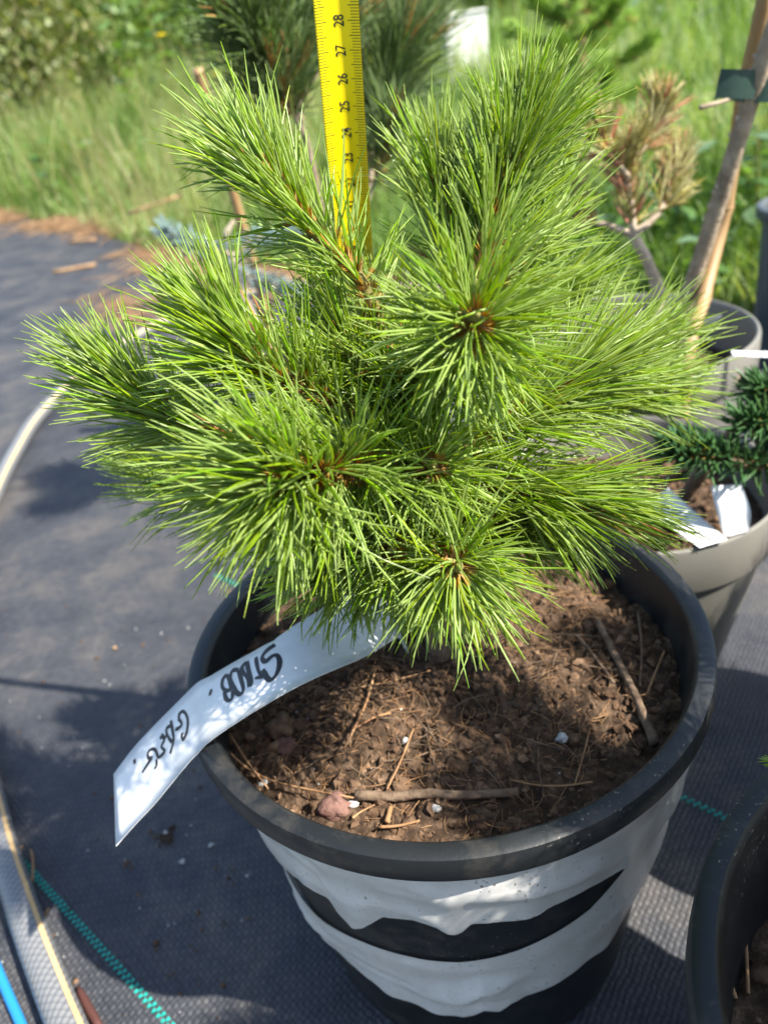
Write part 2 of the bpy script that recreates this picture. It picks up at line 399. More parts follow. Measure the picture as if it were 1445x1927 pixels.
# soil surfaces
def soil_disc(c, R, z, amp, seed, mound=0.0, n=90):
    V = []; Fs = []; rings = n // 2; seg = n * 2
    V.append((c[0], c[1], z + mound))
    for i in range(1, rings + 1):
        for k in range(seg):
            r = R * i / rings; a = 2 * PI * k / seg; x = c[0] + r * math.cos(a); y = c[1] + r * math.sin(a)
            V.append((x, y, 0))
    V = np.array(V); x, y = V[:, 0], V[:, 1]; rr = np.hypot(x - c[0], y - c[1]) / R
    V[:, 2] = z + mound * (1 - rr ** 2) + amp * (fbm(x * 45 + seed, y * 45, 3) * 1.1 + .8 * np.abs(fbm(x * 130 + seed, y * 130, 3)) + .5 * fbm(x * 420, y * 420 + seed, 2))
    for k in range(seg): Fs.append((0, 1 + k, 1 + (k + 1) % seg))
    for i in range(rings - 1):
        for k in range(seg):
            a = 1 + i * seg; j = (k + 1) % seg
            Fs.append((a + k, a + seg + k, a + seg + j, a + j))
    return mesh_py('soil', V, Fs)
def soil_z(me, x, y):
    co = SOILCO
    i = np.argmin((co[:, 0] - x) ** 2 + (co[:, 1] - y) ** 2); return float(co[i, 2])
SZ = .182
ms = soil_disc(PC, .1095, SZ, .0062, 3, .006, 130)
SOILCO = np.empty(len(ms.vertices) * 3); ms.vertices.foreach_get('co', SOILCO); SOILCO = SOILCO.reshape(-1, 3)
soil = link('soil', ms, M_soil, pot)
link('soil', soil_disc(CC, .1065, .150, .006, 11), M_soil, potC)
link('soil', soil_disc(BC, .083, .150, .004, 21), M_soil, potB)
link('soil', soil_disc(AC, .097, .160, .004, 31), M_soil, potA)
# crumbs of soil: tiny lumps, uncountable
_ico = None
def lump_parts(n, posf, rmin, rmax):
    t = (1 + 5 ** .5) / 2
    b = np.array([(-1, t, 0), (1, t, 0), (-1, -t, 0), (1, -t, 0), (0, -1, t), (0, 1, t), (0, -1, -t), (0, 1, -t), (t, 0, -1), (t, 0, 1), (-t, 0, -1), (-t, 0, 1)], float); b /= np.linalg.norm(b[0])
    f = np.array([(0, 11, 5), (0, 5, 1), (0, 1, 7), (0, 7, 10), (0, 10, 11), (1, 5, 9), (5, 11, 4), (11, 10, 2), (10, 7, 6), (7, 1, 8), (3, 9, 4), (3, 4, 2), (3, 2, 6), (3, 6, 8), (3, 8, 9), (4, 9, 5), (2, 4, 11), (6, 2, 10), (8, 6, 7), (9, 8, 1)])
    out = []
    for i in range(n):
        p = posf(); r = rmin + (rmax - rmin) * random.random() ** 3
        s = np.array([random.uniform(.6, 1.4), random.uniform(.6, 1.4), random.uniform(.5, 1)])
        a = random.uniform(0, 6.28); c, s2 = math.cos(a), math.sin(a)
        v = b * (1 + rng.uniform(-.45, .4, (12, 1))) * s * r; v = v @ np.array([[c, -s2, 0], [s2, c, 0], [0, 0, 1]])
        out.append((v + np.array(p), f))
    return join_np(out)
def on_soil(lift=.0, R_=.107):
    a = random.uniform(0, 6.28); r = R_ * math.sqrt(random.random())
    x, y = PC[0] + r * math.cos(a), PC[1] + r * math.sin(a); return (x, y, soil_z(None, x, y) + lift)
v, f = lump_parts(3200, lambda: on_soil(.0002), .0005, .0030)
tag(link('soil_crumbs', mesh_np('soil_crumbs', v, f, False), M_crumb, pot), kind='stuff')
v, f = lump_parts(60, lambda: on_soil(.0003), .0003, .0009)
tag(link('perlite_grains', mesh_np('perlite_grains', v, f), M_perl, pot), kind='stuff')
# fine roots and dead needles on the soil
def fibres(n, posf, lmin, lmax, r, curl=.3, lift=.001, up=.3):
    parts = []
    for i in range(n):
        p = np.array(posf()); a = random.uniform(0, 6.28); L = random.uniform(lmin, lmax)
        d = np.array([math.cos(a), math.sin(a), random.uniform(-.05, up)]); c = np.array([-d[1], d[0], random.uniform(-.2, .5)]) * random.uniform(-curl, curl)
        pts = [p + np.array([0, 0, lift]) + d * L * t + c * L * t * t + (np.array([0, 0, -up * .9]) * L * t * t) for t in np.linspace(0, 1, 5)]
        parts.append(needle_geo(pts, r))
    return join_np(parts)
def needle_geo(pts, r):
    pts = np.array(pts); T = pts[-1] - pts[0]; A = np.cross(T, (0, 0, 1.0)); A /= np.linalg.norm(A) + 1e-9; B = np.cross(T, A); B /= np.linalg.norm(B) + 1e-9
    V = []; n = len(pts)
    for i, p in enumerate(pts):
        rr = r * (1 if i < n - 1 else .4)
        for k in range(3): V.append(p + rr * (math.cos(2.094 * k) * A + math.sin(2.094 * k) * B))
    Fs = [(i * 3 + k, i * 3 + (k + 1) % 3, i * 3 + 3 + (k + 1) % 3, i * 3 + 3 + k) for i in range(n - 1) for k in range(3)]
    return np.array(V), np.array(Fs)
v, f = fibres(1100, lambda: on_soil(0, .092), .003, .014, .00017, 1.1)
tag(link('dead_needles', mesh_np('dead_needles', v, f), M_fiber, pot), kind='stuff')
v, f = fibres(150, lambda: on_soil(.0006, .075), .016, .032, .00030, .5)
tag(link('fallen_needles', mesh_np('fallen_needles', v, f), M_bark, pot), kind='stuff')
def on_soilC():
    a = random.uniform(0, 6.28); r = .1 * math.sqrt(random.random()); return (CC[0] + r * math.cos(a), CC[1] + r * math.sin(a), .153)
v, f = lump_parts(350, on_soilC, .0008, .005)
tag(link('soil_crumbs', mesh_np('soil_crumbs', v, f), M_crumb, potC), kind='stuff')
def on_soilB():
    a = random.uniform(0, 6.28); r = .078 * math.sqrt(random.random()); return (BC[0] + r * math.cos(a), BC[1] + r * math.sin(a), .153)
v, f = lump_parts(250, on_soilB, .001, .005)
tag(link('soil_crumbs', mesh_np('soil_crumbs', v, f), M_crumb, potB), kind='stuff')

# twigs, stones on the main soil (px path)
def soil_pt(px, py, lift):
    z = SZ + .006
    for _ in range(3):
        p = U(px, py, z); z = soil_z(None, p.x, p.y) + lift
    return np.array(U(px, py, z))
def twig(pxs, r0, r1, label, lift=.003, mat=None, sides=9, name='twig'):
    P = [soil_pt(x, y, lift) for x, y in pxs]
    zs = np.linspace(P[0][2], P[-1][2], len(P))
    for p, z in zip(P, zs): p[2] = .5 * p[2] + .5 * max(z, p[2])
    Q = catmull(P, 16); me = tube(name, Q, np.linspace(r0, r1, 16), sides, rough=.13)
    return tag(link(name, me, mat or M_bark), label, 'twig', 'twigs lying on the soil of the main pot')
twig([(668, 1497), (740, 1500), (800, 1494), (880, 1497), (975, 1491)], .0021, .0018, 'straight brown twig lying near the front edge of the soil')
twig([(1125, 1170), (1160, 1240), (1195, 1310), (1213, 1352), (1232, 1400)], .0015, .0021, 'thick brown twig slanting towards the right pot wall', lift=.004)
twig([(1085, 1195), (1110, 1225), (1155, 1285)], .0006, .0008, 'thin brown root lying left of the thick slanting twig', lift=.003, sides=6)
twig([(1200, 1150), (1207, 1215), (1204, 1290)], .0007, .0005, 'thin dark twig upright near the right wall of the main pot', lift=.003, sides=6)
twig([(1215, 1312), (1232, 1270), (1250, 1225)], .0006, .0005, 'straw coloured sliver beside the right wall of the main pot', lift=.003, mat=M_fiber, sides=5)
twig([(708, 1255), (690, 1320), (665, 1375), (646, 1412)], .0006, .0006, 'reddish dry needle pair standing below the white tag', lift=.006, mat=M_fiber, sides=5)
twig([(778, 1372), (755, 1430), (728, 1486)], .0004, .0004, 'thin straw standing behind the straight front twig', lift=.004, mat=M_fiber, sides=5)
twig([(670, 1370), (705, 1350), (735, 1342)], .0006, .0005, 'pale dry stalk in the middle of the soil', lift=.003, mat=M_fiber, sides=5)
twig([(1082, 1475), (1098, 1420), (1110, 1372)], .0004, .0004, 'thin tan straw leaning on the soil at front right', lift=.004, mat=M_fiber, sides=5)
twig([(425, 1410), (470, 1452), (530, 1478), (665, 1502)], .0005, .0004, 'long tan straw along the left edge of the soil', lift=.004, mat=M_fiber, sides=5)
twig([(433, 1382), (450, 1410), (470, 1440), (505, 1485)], .0005, .0003, 'yellow green straw crossing the left edge of the soil', lift=.005, mat=M_fiber, sides=5)
twig([(663, 1540), (680, 1530), (705, 1515)], .0005, .0003, 'short straw sliver beside the red clay lump', lift=.003, mat=M_fiber, sides=5)
twig([(715, 1557), (750, 1556), (790, 1545)], .0007, .0005, 'pale wood sliver at the front edge of the soil', lift=.003, mat=M_fiber, sides=5)
twig([(735, 1520), (728, 1548)], .0011, .0012, 'short tan bark flake below the straight front twig', lift=.003, mat=M_fiber, sides=5)
twig([(960, 1468), (1010, 1478), (1060, 1480), (1115, 1472)], .0005, .0004, 'crooked reddish root at the front right of the soil', lift=.003, mat=M_fiber, sides=5)
twig([(640, 1300), (730, 1285), (810, 1262)], .0003, .0003, 'fine pale root stretched under the white tag', lift=.006, mat=M_fiber, sides=4)
def stone(px, py, r, mat, label, name='stone', cat='stone', cc=None, group='stones on the soil of the main pot'):
    p = soil_pt(px, py, r * .25); import bmesh
    bm = bmesh.new(); bmesh.ops.create_icosphere(bm, subdivisions=3, radius=1)
    for vv in bm.verts:
        c = vv.co.copy(); k = 1 + .35 * float(fbm(c.x * 1.6 + px, c.y * 1.6 + c.z, 3)) + .34 * float(vnoise(c.x * 3.5 + px, c.z * 3.5 + c.y * 3)) + .22 * float(vnoise(c.x * 8 + px, c.z * 8 + c.y * 7))
        vv.co = Vector((c.x * k * r * 1.15, c.y * k * r, c.z * k * r * .8)) + Vector(p)
    me = bpy.data.meshes.new(name); bm.to_mesh(me); bm.free()
    me.polygons.foreach_set('use_smooth', np.full(len(me.polygons), True))
    tag(link(name, me, mat), label, cat, group)
stone(630, 1518, .0058, M_clay, 'rough dusty red clay lump at the front left of the soil', 'clay_lump')
stone(540, 1405, .0044, M_clay, 'smaller reddish clay lump left on the soil below the tag', 'clay_lump')
stone(528, 1368, .0062, M_crumb, 'rounded brown soil clod just below the white tag', 'soil_clod', 'clod')
stone(600, 1520, .0034, M_crumb, 'small tan clod touching the red clay lump', 'soil_clod', 'clod')
stone(665, 1513, .0019, M_perl, 'white perlite grain right of the red clay lump', 'perlite_grain')
stone(763, 1394, .0014, M_perl, 'white perlite grain in the middle of the soil', 'perlite_grain')
stone(1057, 1390, .0024, M_perl, 'largest white stone chip on the right half of the soil', 'perlite_grain')
stone(1183, 1366, .0014, M_perl, 'small white grain left of the thick slanting twig', 'perlite_grain')
stone(820, 1522, .0017, M_perl, 'white grain in front of the straight front twig', 'perlite_grain')
stone(495, 1473, .0019, M_perl, 'white grain at the left edge of the soil', 'perlite_grain')
stone(860, 1440, .0045, M_crumb, 'brown wood chip clod behind the straight front twig', 'soil_clod', 'clod')

NC = (.352, .252)  # added pot, out of view, blocks sun from the ground between the pots
shade_pot = make_pot('nursery_pot', NC, .100, .20, BAND, .08, M_black, 'unseen black nursery pot added beyond the right picture edge to cast shade, next to the taupe pot')
link('soil', soil_disc(NC, .09, .165, .004, 51, n=40), M_soil, shade_pot)
# torn white film on the pot (outline cast onto the pot wall)
wall_r = lambda z: PBASE + .002 + (PR - .008 - .0005 - PBASE - .002) * (z - .004) / (PHT - BAND + .003 - .004)
def on_wall(px, py, off=.0015):
    d = ray(px, py); lo = None
    for t in np.linspace(.12, .6, 2400):
        p = C0 + d * float(t)
        if math.hypot(p.x - PC[0], p.y - PC[1]) <= wall_r(p.z) + off: lo = p; break
    if lo is None: return None
    return math.atan2(lo.y - PC[1], lo.x - PC[0]), lo.z
def film(name, top, bot, seed, label):
    def curve(pts):
        q = [on_wall(*p) for p in pts]; q = [a for a in q if a]; q = [(a if a < PI / 2 else a - 2 * PI, z) for a, z in q]; q.sort()
        return np.array(q)
    if top is None: tf = lambda a: PHT - BAND + .002
    else:
        qt = curve(top); tf = lambda a: float(np.interp(a, qt[:, 0], qt[:, 1]))
    qb = curve(bot); bf = lambda a: float(np.interp(a, qb[:, 0], qb[:, 1]))
    a0, a1 = qb[0, 0] - .7, qb[-1, 0] + .5
    na, nz = 260, 26; V = []
    for i in range(na):
        a = a0 + (a1 - a0) * i / (na - 1); zt, zb = tf(a), bf(a)
        for k in range(nz):
            t = k / (nz - 1); z = zt + (zb - zt) * t
            # folds run along the band and gather at the hanging points
            w = 0.0
            for q_ in range(4):
                ph = (t * 1.9 + .55 * math.sin(a * (1.1 + .6 * q_) + seed + q_ * 1.7) + q_ * .37) % 1.0
                am = max(0.0, .35 + 1.6 * float(vnoise(a * 2.3 + q_ * 9 + seed, q_ * 3.1)))
                w += (.0034 if q_ < 2 else .0009) * am * (1 - abs(2 * ph - 1)) ** (1.5 if q_ < 2 else 4)
            w += .0012 * (.5 + float(vnoise(a * 3 + seed, z * 60)))
            loose = .008 * max(0, (a - (a1 - .55)) / .55) ** 2 
            z += .0005 * vnoise(a * 40, seed) * (t ** 4)
            edge = .0030 * (t ** 3) * (.5 + vnoise(a * 9, seed))
            r = wall_r(z) + .0012 + w * math.sin(PI * min(1, max(0.08, t))) + loose + edge
            V.append((PC[0] + r * math.cos(a), PC[1] + r * math.sin(a), z))
    I = np.arange(na * nz).reshape(na, nz)
    Fq = np.stack([I[:-1, :-1], I[:-1, 1:], I[1:, 1:], I[1:, :-1]], -1).reshape(-1, 4)
    o = link(name, mesh_np(name, np.array(V), Fq), M_film, pot); o['label'] = label
c7 = lambda L: [(500 + x / 1.806, 1580 + y / 1.806) for x, y in L]
film('film_band', None, c7([(40, 60), (70, 105), (150, 150), (215, 195), (250, 250), (300, 293), (345, 285), (400, 265), (500, 275), (580, 295), (620, 320), (645, 325), (670, 315), (700, 290), (850, 265), (1000, 215), (1100, 165), (1160, 130), (1200, 90), (1290, 40)]), 4.0, 'upper torn white film band hanging below the rim')
film('film_band', c7([(70, 120), (95, 180), (200, 280), (330, 350), (500, 400), (660, 415), (860, 375), (1000, 310), (1100, 240), (1180, 150), (1230, 85), (1270, 50)]),
     c7([(85, 170), (105, 215), (200, 345), (300, 430), (420, 510), (540, 560), (620, 585), (670, 597), (705, 585), (740, 565), (765, 568), (790, 570), (830, 545), (1000, 480), (1100, 410), (1190, 320), (1230, 240), (1275, 150)]), 9.0, 'lower creased white film band round the pot')

# ================================================================== CONIFERS
def needles_geo(B, Dr, L, W, Bend, col, pale, seg=5):
    """vectorised: N needles, three-sided and tapering; two faces carry the pale bloom"""
    n = len(B); t = np.linspace(0, 1, seg + 1)
    P = B[:, None] + Dr[:, None] * (L[:, None] * t)[:, :, None] + Bend[:, None] * (L[:, None] * t ** 2)[:, :, None]
    ref = rng.normal(size=(n, 3)); A = np.cross(Dr, ref); A /= np.linalg.norm(A, axis=1)[:, None]; Q = np.cross(Dr, A)
    prof = np.where(t < .06, .7, np.where(t > .97, .28, 1 - .25 * t ** 3))
    V = np.zeros((n, seg + 1, 3, 3))
    for k in range(3):
        th = 2.0944 * k
        V[:, :, k] = P + (math.cos(th) * A + math.sin(th) * Q)[:, None] * (W[:, None] * prof)[:, :, None]
    base = (np.arange(n) * (seg + 1) * 3)[:, None, None]
    i = np.arange(seg)[None, :, None] * 3; k = np.arange(3)[None, None, :]; k2 = (k + 1) % 3
    Fq = np.stack([base + i + k, base + i + k2, base + i + 3 + k2, base + i + 3 + k], -1).reshape(-1, 4)
    c = np.zeros((n, seg, 3, 4, 3))
    for kk in range(3):
        cc = col if kk == 0 else pale
        c[:, :, kk] = cc[:, None, None, :]
    ty = np.clip((t[:-1] - .8) / .2, 0, 1)[None, :, None, None, None] * .5
    tb = np.clip((.14 - t[:-1]) / .14, 0, 1)[None, :, None, None, None] * .75
    c = c * (1 - ty) + np.array([.30, .30, .05]) * ty
    c = c * (1 - tb) + np.array([.50, .28, .06]) * tb
    return V.reshape(-1, 3), Fq, c.reshape(-1, 3)
GREEN = np.array([.255, .40, .018]); PALE = np.array([.37, .495, .14])
def bundles(stem, t0, n, L, a0, a1, droop=0.0, spread=.19, per=5, width=.00042, green=GREEN, pale=PALE, dead=.02, upbias=0.0, curl=.24, tipfan=1.8, jl=.16, deadcol=(.46, .26, .09), basedead=0.0):
    """needle bundles set spirally round a stem: list of (V,F,C) one per bundle"""
    out = []; m = len(stem); T = np.gradient(stem, axis=0); T /= np.linalg.norm(T, axis=1)[:, None]
    for i in range(n):
        t = t0 + (1 - t0) * ((i + .5) / n) ** .85; x = t * (m - 1); k = min(int(x), m - 2); u = x - k
        p = stem[k] * (1 - u) + stem[k + 1] * u; tg = T[k]
        A = np.cross(tg, (.2, .1, 1)); A /= np.linalg.norm(A); Bq = np.cross(tg, A)
        th = i * 2.39996 + random.uniform(-.3, .3); rad = math.cos(th) * A + math.sin(th) * Bq
        s = (t - t0) / (1 - t0); al = math.radians(a0 + (a1 - a0) * s + random.uniform(-13, 13) * tipfan)
        d = math.cos(al) * tg + math.sin(al) * rad; d += np.array([0, 0, upbias]); d /= np.linalg.norm(d)
        a = random.uniform(0, 6.28); q1 = np.cross(d, rad + .01); q1 /= np.linalg.norm(q1) + 1e-9; q2 = np.cross(d, q1)
        ll = L * (1 - .12 * (1 - s)) * random.uniform(1 - jl, 1 + jl * .6)
        tone = random.uniform(.75, 1.25); isdead = random.random() < dead + basedead * (1 - s)
        Bp = []; Dr = []; Ls = []; Wd = []; Bn = []; Cg = []; Cp = []
        for j in range(per):
            ang = a + 2 * PI * j / per; sp = spread * random.uniform(.35, 1.2)
            dd = d + sp * (math.cos(ang) * q1 + math.sin(ang) * q2); dd /= np.linalg.norm(dd)
            Bp.append(p + rad * .0006); Dr.append(dd); Ls.append(ll * random.uniform(.88, 1.06)); Wd.append(width * random.uniform(.75, 1.2))
            bn = -.35 * sp * (math.cos(ang) * q1 + math.sin(ang) * q2) + rng.normal(size=3) * curl * .5 + tg * .10 * math.sin(al) + np.array([0, 0, -droop])
            if random.random() < .08: bn = bn + rng.normal(size=3) * .28
            bn = bn - dd * max(0.0, float(bn @ dd)) - dd * .35 * float(np.linalg.norm(bn)) ** 2
            Bn.append(bn)
            g = green * tone * np.array([random.uniform(.85, 1.2), random.uniform(.92, 1.08), random.uniform(.7, 1.3)]); pl = pale * (.6 + .4 * tone) * random.uniform(.85, 1.15)
            if isdead: g = np.array(deadcol) * random.uniform(.7, 1.2); pl = g * 1.1
            Cg.append(g); Cp.append(pl)
        out.append((needles_geo(np.array(Bp), np.array(Dr), np.array(Ls), np.array(Wd), np.array(Bn), np.array(Cg), np.array(Cp)), p, d, ll))
    return out
def merge(bs):
    V = []; Fs = []; Cs = []; o = 0
    for (v, f, c), *_ in bs:
        V.append(v); Fs.append(f + o); Cs.append(c); o += len(v)
    return np.concatenate(V), np.concatenate(Fs), np.concatenate(Cs)
def scales_on(stem, t0, n, r):
    """papery bud scales and bundle sheaths clothing the shoot"""
    parts = []; m = len(stem); T = np.gradient(stem, axis=0); T /= np.linalg.norm(T, axis=1)[:, None]
    for i in range(n):
        t = t0 + (1 - t0) * random.random(); k = min(int(t * (m - 1)), m - 1); tg = T[k]
        A = np.cross(tg, (.2, .1, 1)); A /= np.linalg.norm(A); B = np.cross(tg, A); th = random.uniform(0, 6.28); rad = math.cos(th) * A + math.sin(th) * B
        p = stem[k] + rad * r * .8; d = tg * .75 + rad * random.uniform(.35, .9); L = random.uniform(.0025, .0068); sd = np.cross(d, rad); sd /= np.linalg.norm(sd) + 1e-9
        w_ = random.uniform(.00035, .0007)
        v = np.array([p - sd * w_, p + sd * w_, p + d * L * .6 + sd * w_ * .9, p + d * L * .6 - sd * w_ * .9, p + d * L + rad * .0006])
        parts.append((np.array([v[0], v[1], v[2], v[3]]), np.array([(0, 1, 2, 3)]))); parts.append((np.array([v[3], v[2], v[4], v[4] + sd * 1e-5]), np.array([(0, 1, 2, 3)])))
    return join_np(parts)
def bud_mesh(p, d, L, r):
    d = np.array(d) / np.linalg.norm(d); P = [np.array(p) + d * L * t for t in (0, .2, .5, .8, 1)]
    return tube('bud', P, [r * .6, r, r * .9, r * .45, r * .06], 8)

pine = empty('pine_shrub', (PC[0], PC[1], SZ), 'bright green dwarf pine with long needles growing in the film-wrapped black pot', 'pine')
k = 1.4
def S(*pts): return [np.array(D(px, py, yy * k)) for px, py, yy in pts]
HUB = np.array((PC[0] - .002, PC[1] + .004, SZ + .012))
J1 = np.array((.014, .272, .245)); J2 = np.array((.012, .276, .300)); J3 = np.array((.016, .268, .335))
link('trunk', tube('trunk', catmull([HUB - np.array((0, 0, .02)), HUB, J1, J2, J3], 22), np.linspace(.0062, .0036, 22), 10, rough=.08), M_bark, pine)
SH = [  # px,py,depth knots from the trunk to the tip; t0, bundles, needle length, base angle, tip angle, droop, up-bias
    ('a', J2, S((700, 570, .195), (600, 445, .20), (525, 355, .205), (482, 308, .21)), .42, 82, .039, 54, 18, 0.0, .05),
    ('b', J3, S((900, 520, .205), (930, 400, .215), (962, 310, .22), (982, 268, .223)), .34, 160, .041, 50, 20, 0.0, .12),
    ('c', J3, S((850, 540, .215), (845, 450, .225), (832, 350, .23)), .35, 62, .040, 50, 18, 0.0, .12),
    ('d', J3, S((850, 700, .18), (880, 640, .165), (893, 600, .150)), .25, 96, .040, 78, 38, .10, .03),
    ('e', J2, S((660, 790, .185), (560, 730, .18), (490, 690, .178), (448, 650, .178)), .30, 100, .043, 52, 16, 0.0, .05),
    ('f', J1, S((560, 880, .19), (420, 830, .19), (310, 780, .192), (244, 732, .195)), .36, 100, .041, 46, 14, 0.0, .06),
    ('g', J1, S((720, 890, .165), (640, 885, .150), (575, 895, .143), (530, 902, .138)), .2, 140, .041, 76, 36, .06, .0),
    ('h', J1, S((830, 1040, .175), (845, 1055, .155), (860, 1065, .142)), .12, 96, .038, 84, 42, .20, -.10),
    ('i', J2, S((860, 850, .19), (950, 795, .19), (1030, 745, .193), (1075, 715, .195)), .22, 98, .050, 46, 14, .05, .0),
    ('j', J2, S((1000, 780, .21), (1120, 745, .215), (1210, 730, .22)), .40, 74, .048, 40, 12, .04, .0),
    ('k', J2, S((980, 760, .225), (1110, 700, .235), (1200, 655, .24)), .45, 64, .046, 42, 14, .0, .08),
    ('l', J1, S((900, 930, .19), (1000, 925, .182), (1075, 935, .178)), .30, 92, .049, 44, 14, .10, -.04),
    ('m', J2, S((790, 920, .18), (803, 895, .165), (812, 875, .155)), .15, 62, .036, 76, 40, .08, .0),
    ('n', J1, S((600, 960, .215), (440, 930, .22), (330, 905, .225)), .40, 66, .044, 46, 16, .0, .0),
    ('o', J1, S((720, 1060, .185), (640, 1080, .175), (600, 1060, .170)), .20, 78, .036, 66, 30, .10, -.04),
    ('p', J1, S((760, 1050, .18), (745, 1040, .165), (738, 1035, .155)), .10, 60, .036, 80, 44, .16, -.06),
    ('q', J3, S((880, 640, .22), (980, 590, .23), (1040, 565, .235)), .35, 66, .046, 44, 16, .0, .08),
    ('r', J2, S((730, 640, .22), (690, 590, .228), (660, 560, .235)), .2, 46, .038, 58, 22, .0, .1),
    ('s', J2, S((740, 730, .2), (690, 690, .195), (650, 650, .195)), .2, 50, .040, 60, 24, .0, .08),
    ('u', J2, S((730, 860, .2), (705, 800, .2), (690, 740, .2)), .1, 70, .038, 66, 26, .0, .06),
    ('v', J2, S((770, 840, .19), (775, 780, .185), (770, 720, .185)), .1, 60, .036, 70, 30, .0, .04),
    ('w', J1, S((690, 980, .19), (640, 990, .175), (600, 990, .165)), .1, 70, .036, 70, 30, .05, .0),
    ('x', J1, S((880, 1000, .2), (930, 990, .195), (980, 985, .19)), .1, 60, .038, 66, 28, .08, -.02),
    ('t', J3, S((900, 560, .21), (985, 480, .225), (1020, 420, .235)), .35, 60, .046, 46, 16, .0, .12),
]
cand = []
for nm, J, pts, t0, nb, L, a0, a1, dr, ub in SH:
    stem = catmull([J] + pts, 26)
    sh = link('shoot', tube('shoot', stem, np.linspace(.0026, .0015, 26), 8, rough=.12), M_stem, pine)
    dim = nm in 'nops'
    bs = bundles(stem, t0 * (.40 if nm == 'a' else .75), int(nb * 1.14), L, a0, a1, dr, curl=.34 if nm in 'dghmpo' else .2, upbias=ub, dead=.02 if nm in 'crs' else .0, basedead=.04 if nm in 'rsc' else .004)
    v, f = scales_on(stem, .1, 430, .002)
    link('bud_scales', mesh_np('bud_scales', v, f, False), M_scale, sh)
    d = stem[-1] - stem[-3]
    link('bud', bud_mesh(stem[-1] - d * .1, d, .0075, .0019), M_bud, sh)
    if nm in 'dghm':
        for q in range(4):
            dd = d / np.linalg.norm(d) + rng.normal(size=3) * .55
            link('bud', bud_mesh(stem[-1] - d * .1, dd, .006, .0014), M_bud, sh)
    for b in bs: cand.append((sh, b))
# the bundles that show largest are pieces of their own, the rest one mass per shoot
def score(b):
    (_, p, d, ll) = b; mid = Vector(p + d * ll * .6); a = Vector(p).copy(); e = Vector(p + d * ll)
    x0, y0 = project(a); x1, y1 = project(e); return math.hypot(x1 - x0, y1 - y0) - 900 * ((mid - C0).length - .25)
order = sorted(range(len(cand)), key=lambda i: -score(cand[i][1])); top = set(order[:290])
rest = {}
for i, (sh, b) in enumerate(cand):
    if i in top:
        v, f, c = b[0]; link('needle_bundle', mesh_np('needle_bundle', v, f, True, c), M_needle, sh)
    else: rest.setdefault(sh.name, (sh, []))[1].append(b)
for sh, bs in rest.values():
    v, f, c = merge(bs); tag(link('needles', mesh_np('needles', v, f, True, c), M_needle, sh), kind='stuff')

def conifer(name, base, label, cat, stems, mat, stemmat, r0, group=None, **kw):
    """stems: (pts list world, t0, n, L, a0, a1, radius)"""
    e = empty(name, tuple(base), label, cat, group)
    for pts, t0, n, L, a0, a1, r in stems:
        st = catmull(pts, 20); o = link('branch', tube('branch', st, np.linspace(r, r * .55, 20), 8, rough=.12), stemmat, e)
        if n:
            v, f, c = merge(bundles(st, t0, n, L, a0, a1, **kw))
            tag(link('needles', mesh_np('needles', v, f, True, c), mat, o), kind='stuff')
    return e
def DP(*pts): return [np.array(D(*p)) for p in pts]
# dark pine behind the tape
DG = np.array([.145, .225, .045]); DPL = np.array([.19, .27, .11])
hb = D(640, 520, .80)
potD = make_pot('nursery_pot', (hb.x, .80), .10, .17, .012, .075, M_black, 'black pot of the dark pine, hidden behind the bright green pine')
link('soil', soil_disc((hb.x, .80), .09, .15, .003, 41, n=40), M_soil, potD)
b0 = np.array((hb.x, .80, .148)); b1 = np.array(D(610, 420, .79))
conifer('pine_tree', (hb.x, .80, .15), 'dark green long-needled pine standing behind the yellow tape', 'pine', [
    ([b0, b1, *DP((585, 300, .78), (560, 200, .77), (535, 90, .76), (505, 0, .75), (490, -60, .75))], .5, 210, .078, 62, 24, .0032),
    ([b1, *DP((690, 380, .80), (700, 280, .81), (720, 200, .81), (745, 110, .80))], .4, 160, .072, 56, 18, .003),
    ([*DP((575, 260, .77), (540, 190, .74), (500, 120, .72), (470, 60, .70))], .2, 140, .072, 55, 18, .002),
    ([*DP((560, 200, .77), (610, 110, .79), (640, 20, .80), (650, -60, .80))], .3, 130, .07, 55, 20, .002),
    ([*DP((700, 280, .81), (750, 180, .83), (780, 90, .85), (790, 30, .86))], .3, 130, .07, 50, 18, .002),
    ([*DP((700, 280, .81), (680, 150, .84), (690, 40, .86), (690, -50, .86))], .3, 120, .07, 55, 20, .002),
    ([*DP((690, 380, .80), (720, 300, .76), (735, 240, .74))], .2, 40, .055, 55, 20, .0016),
], M_far, M_stembark, .003, green=DG, pale=DPL, width=.00072, upbias=.12, dead=.03)
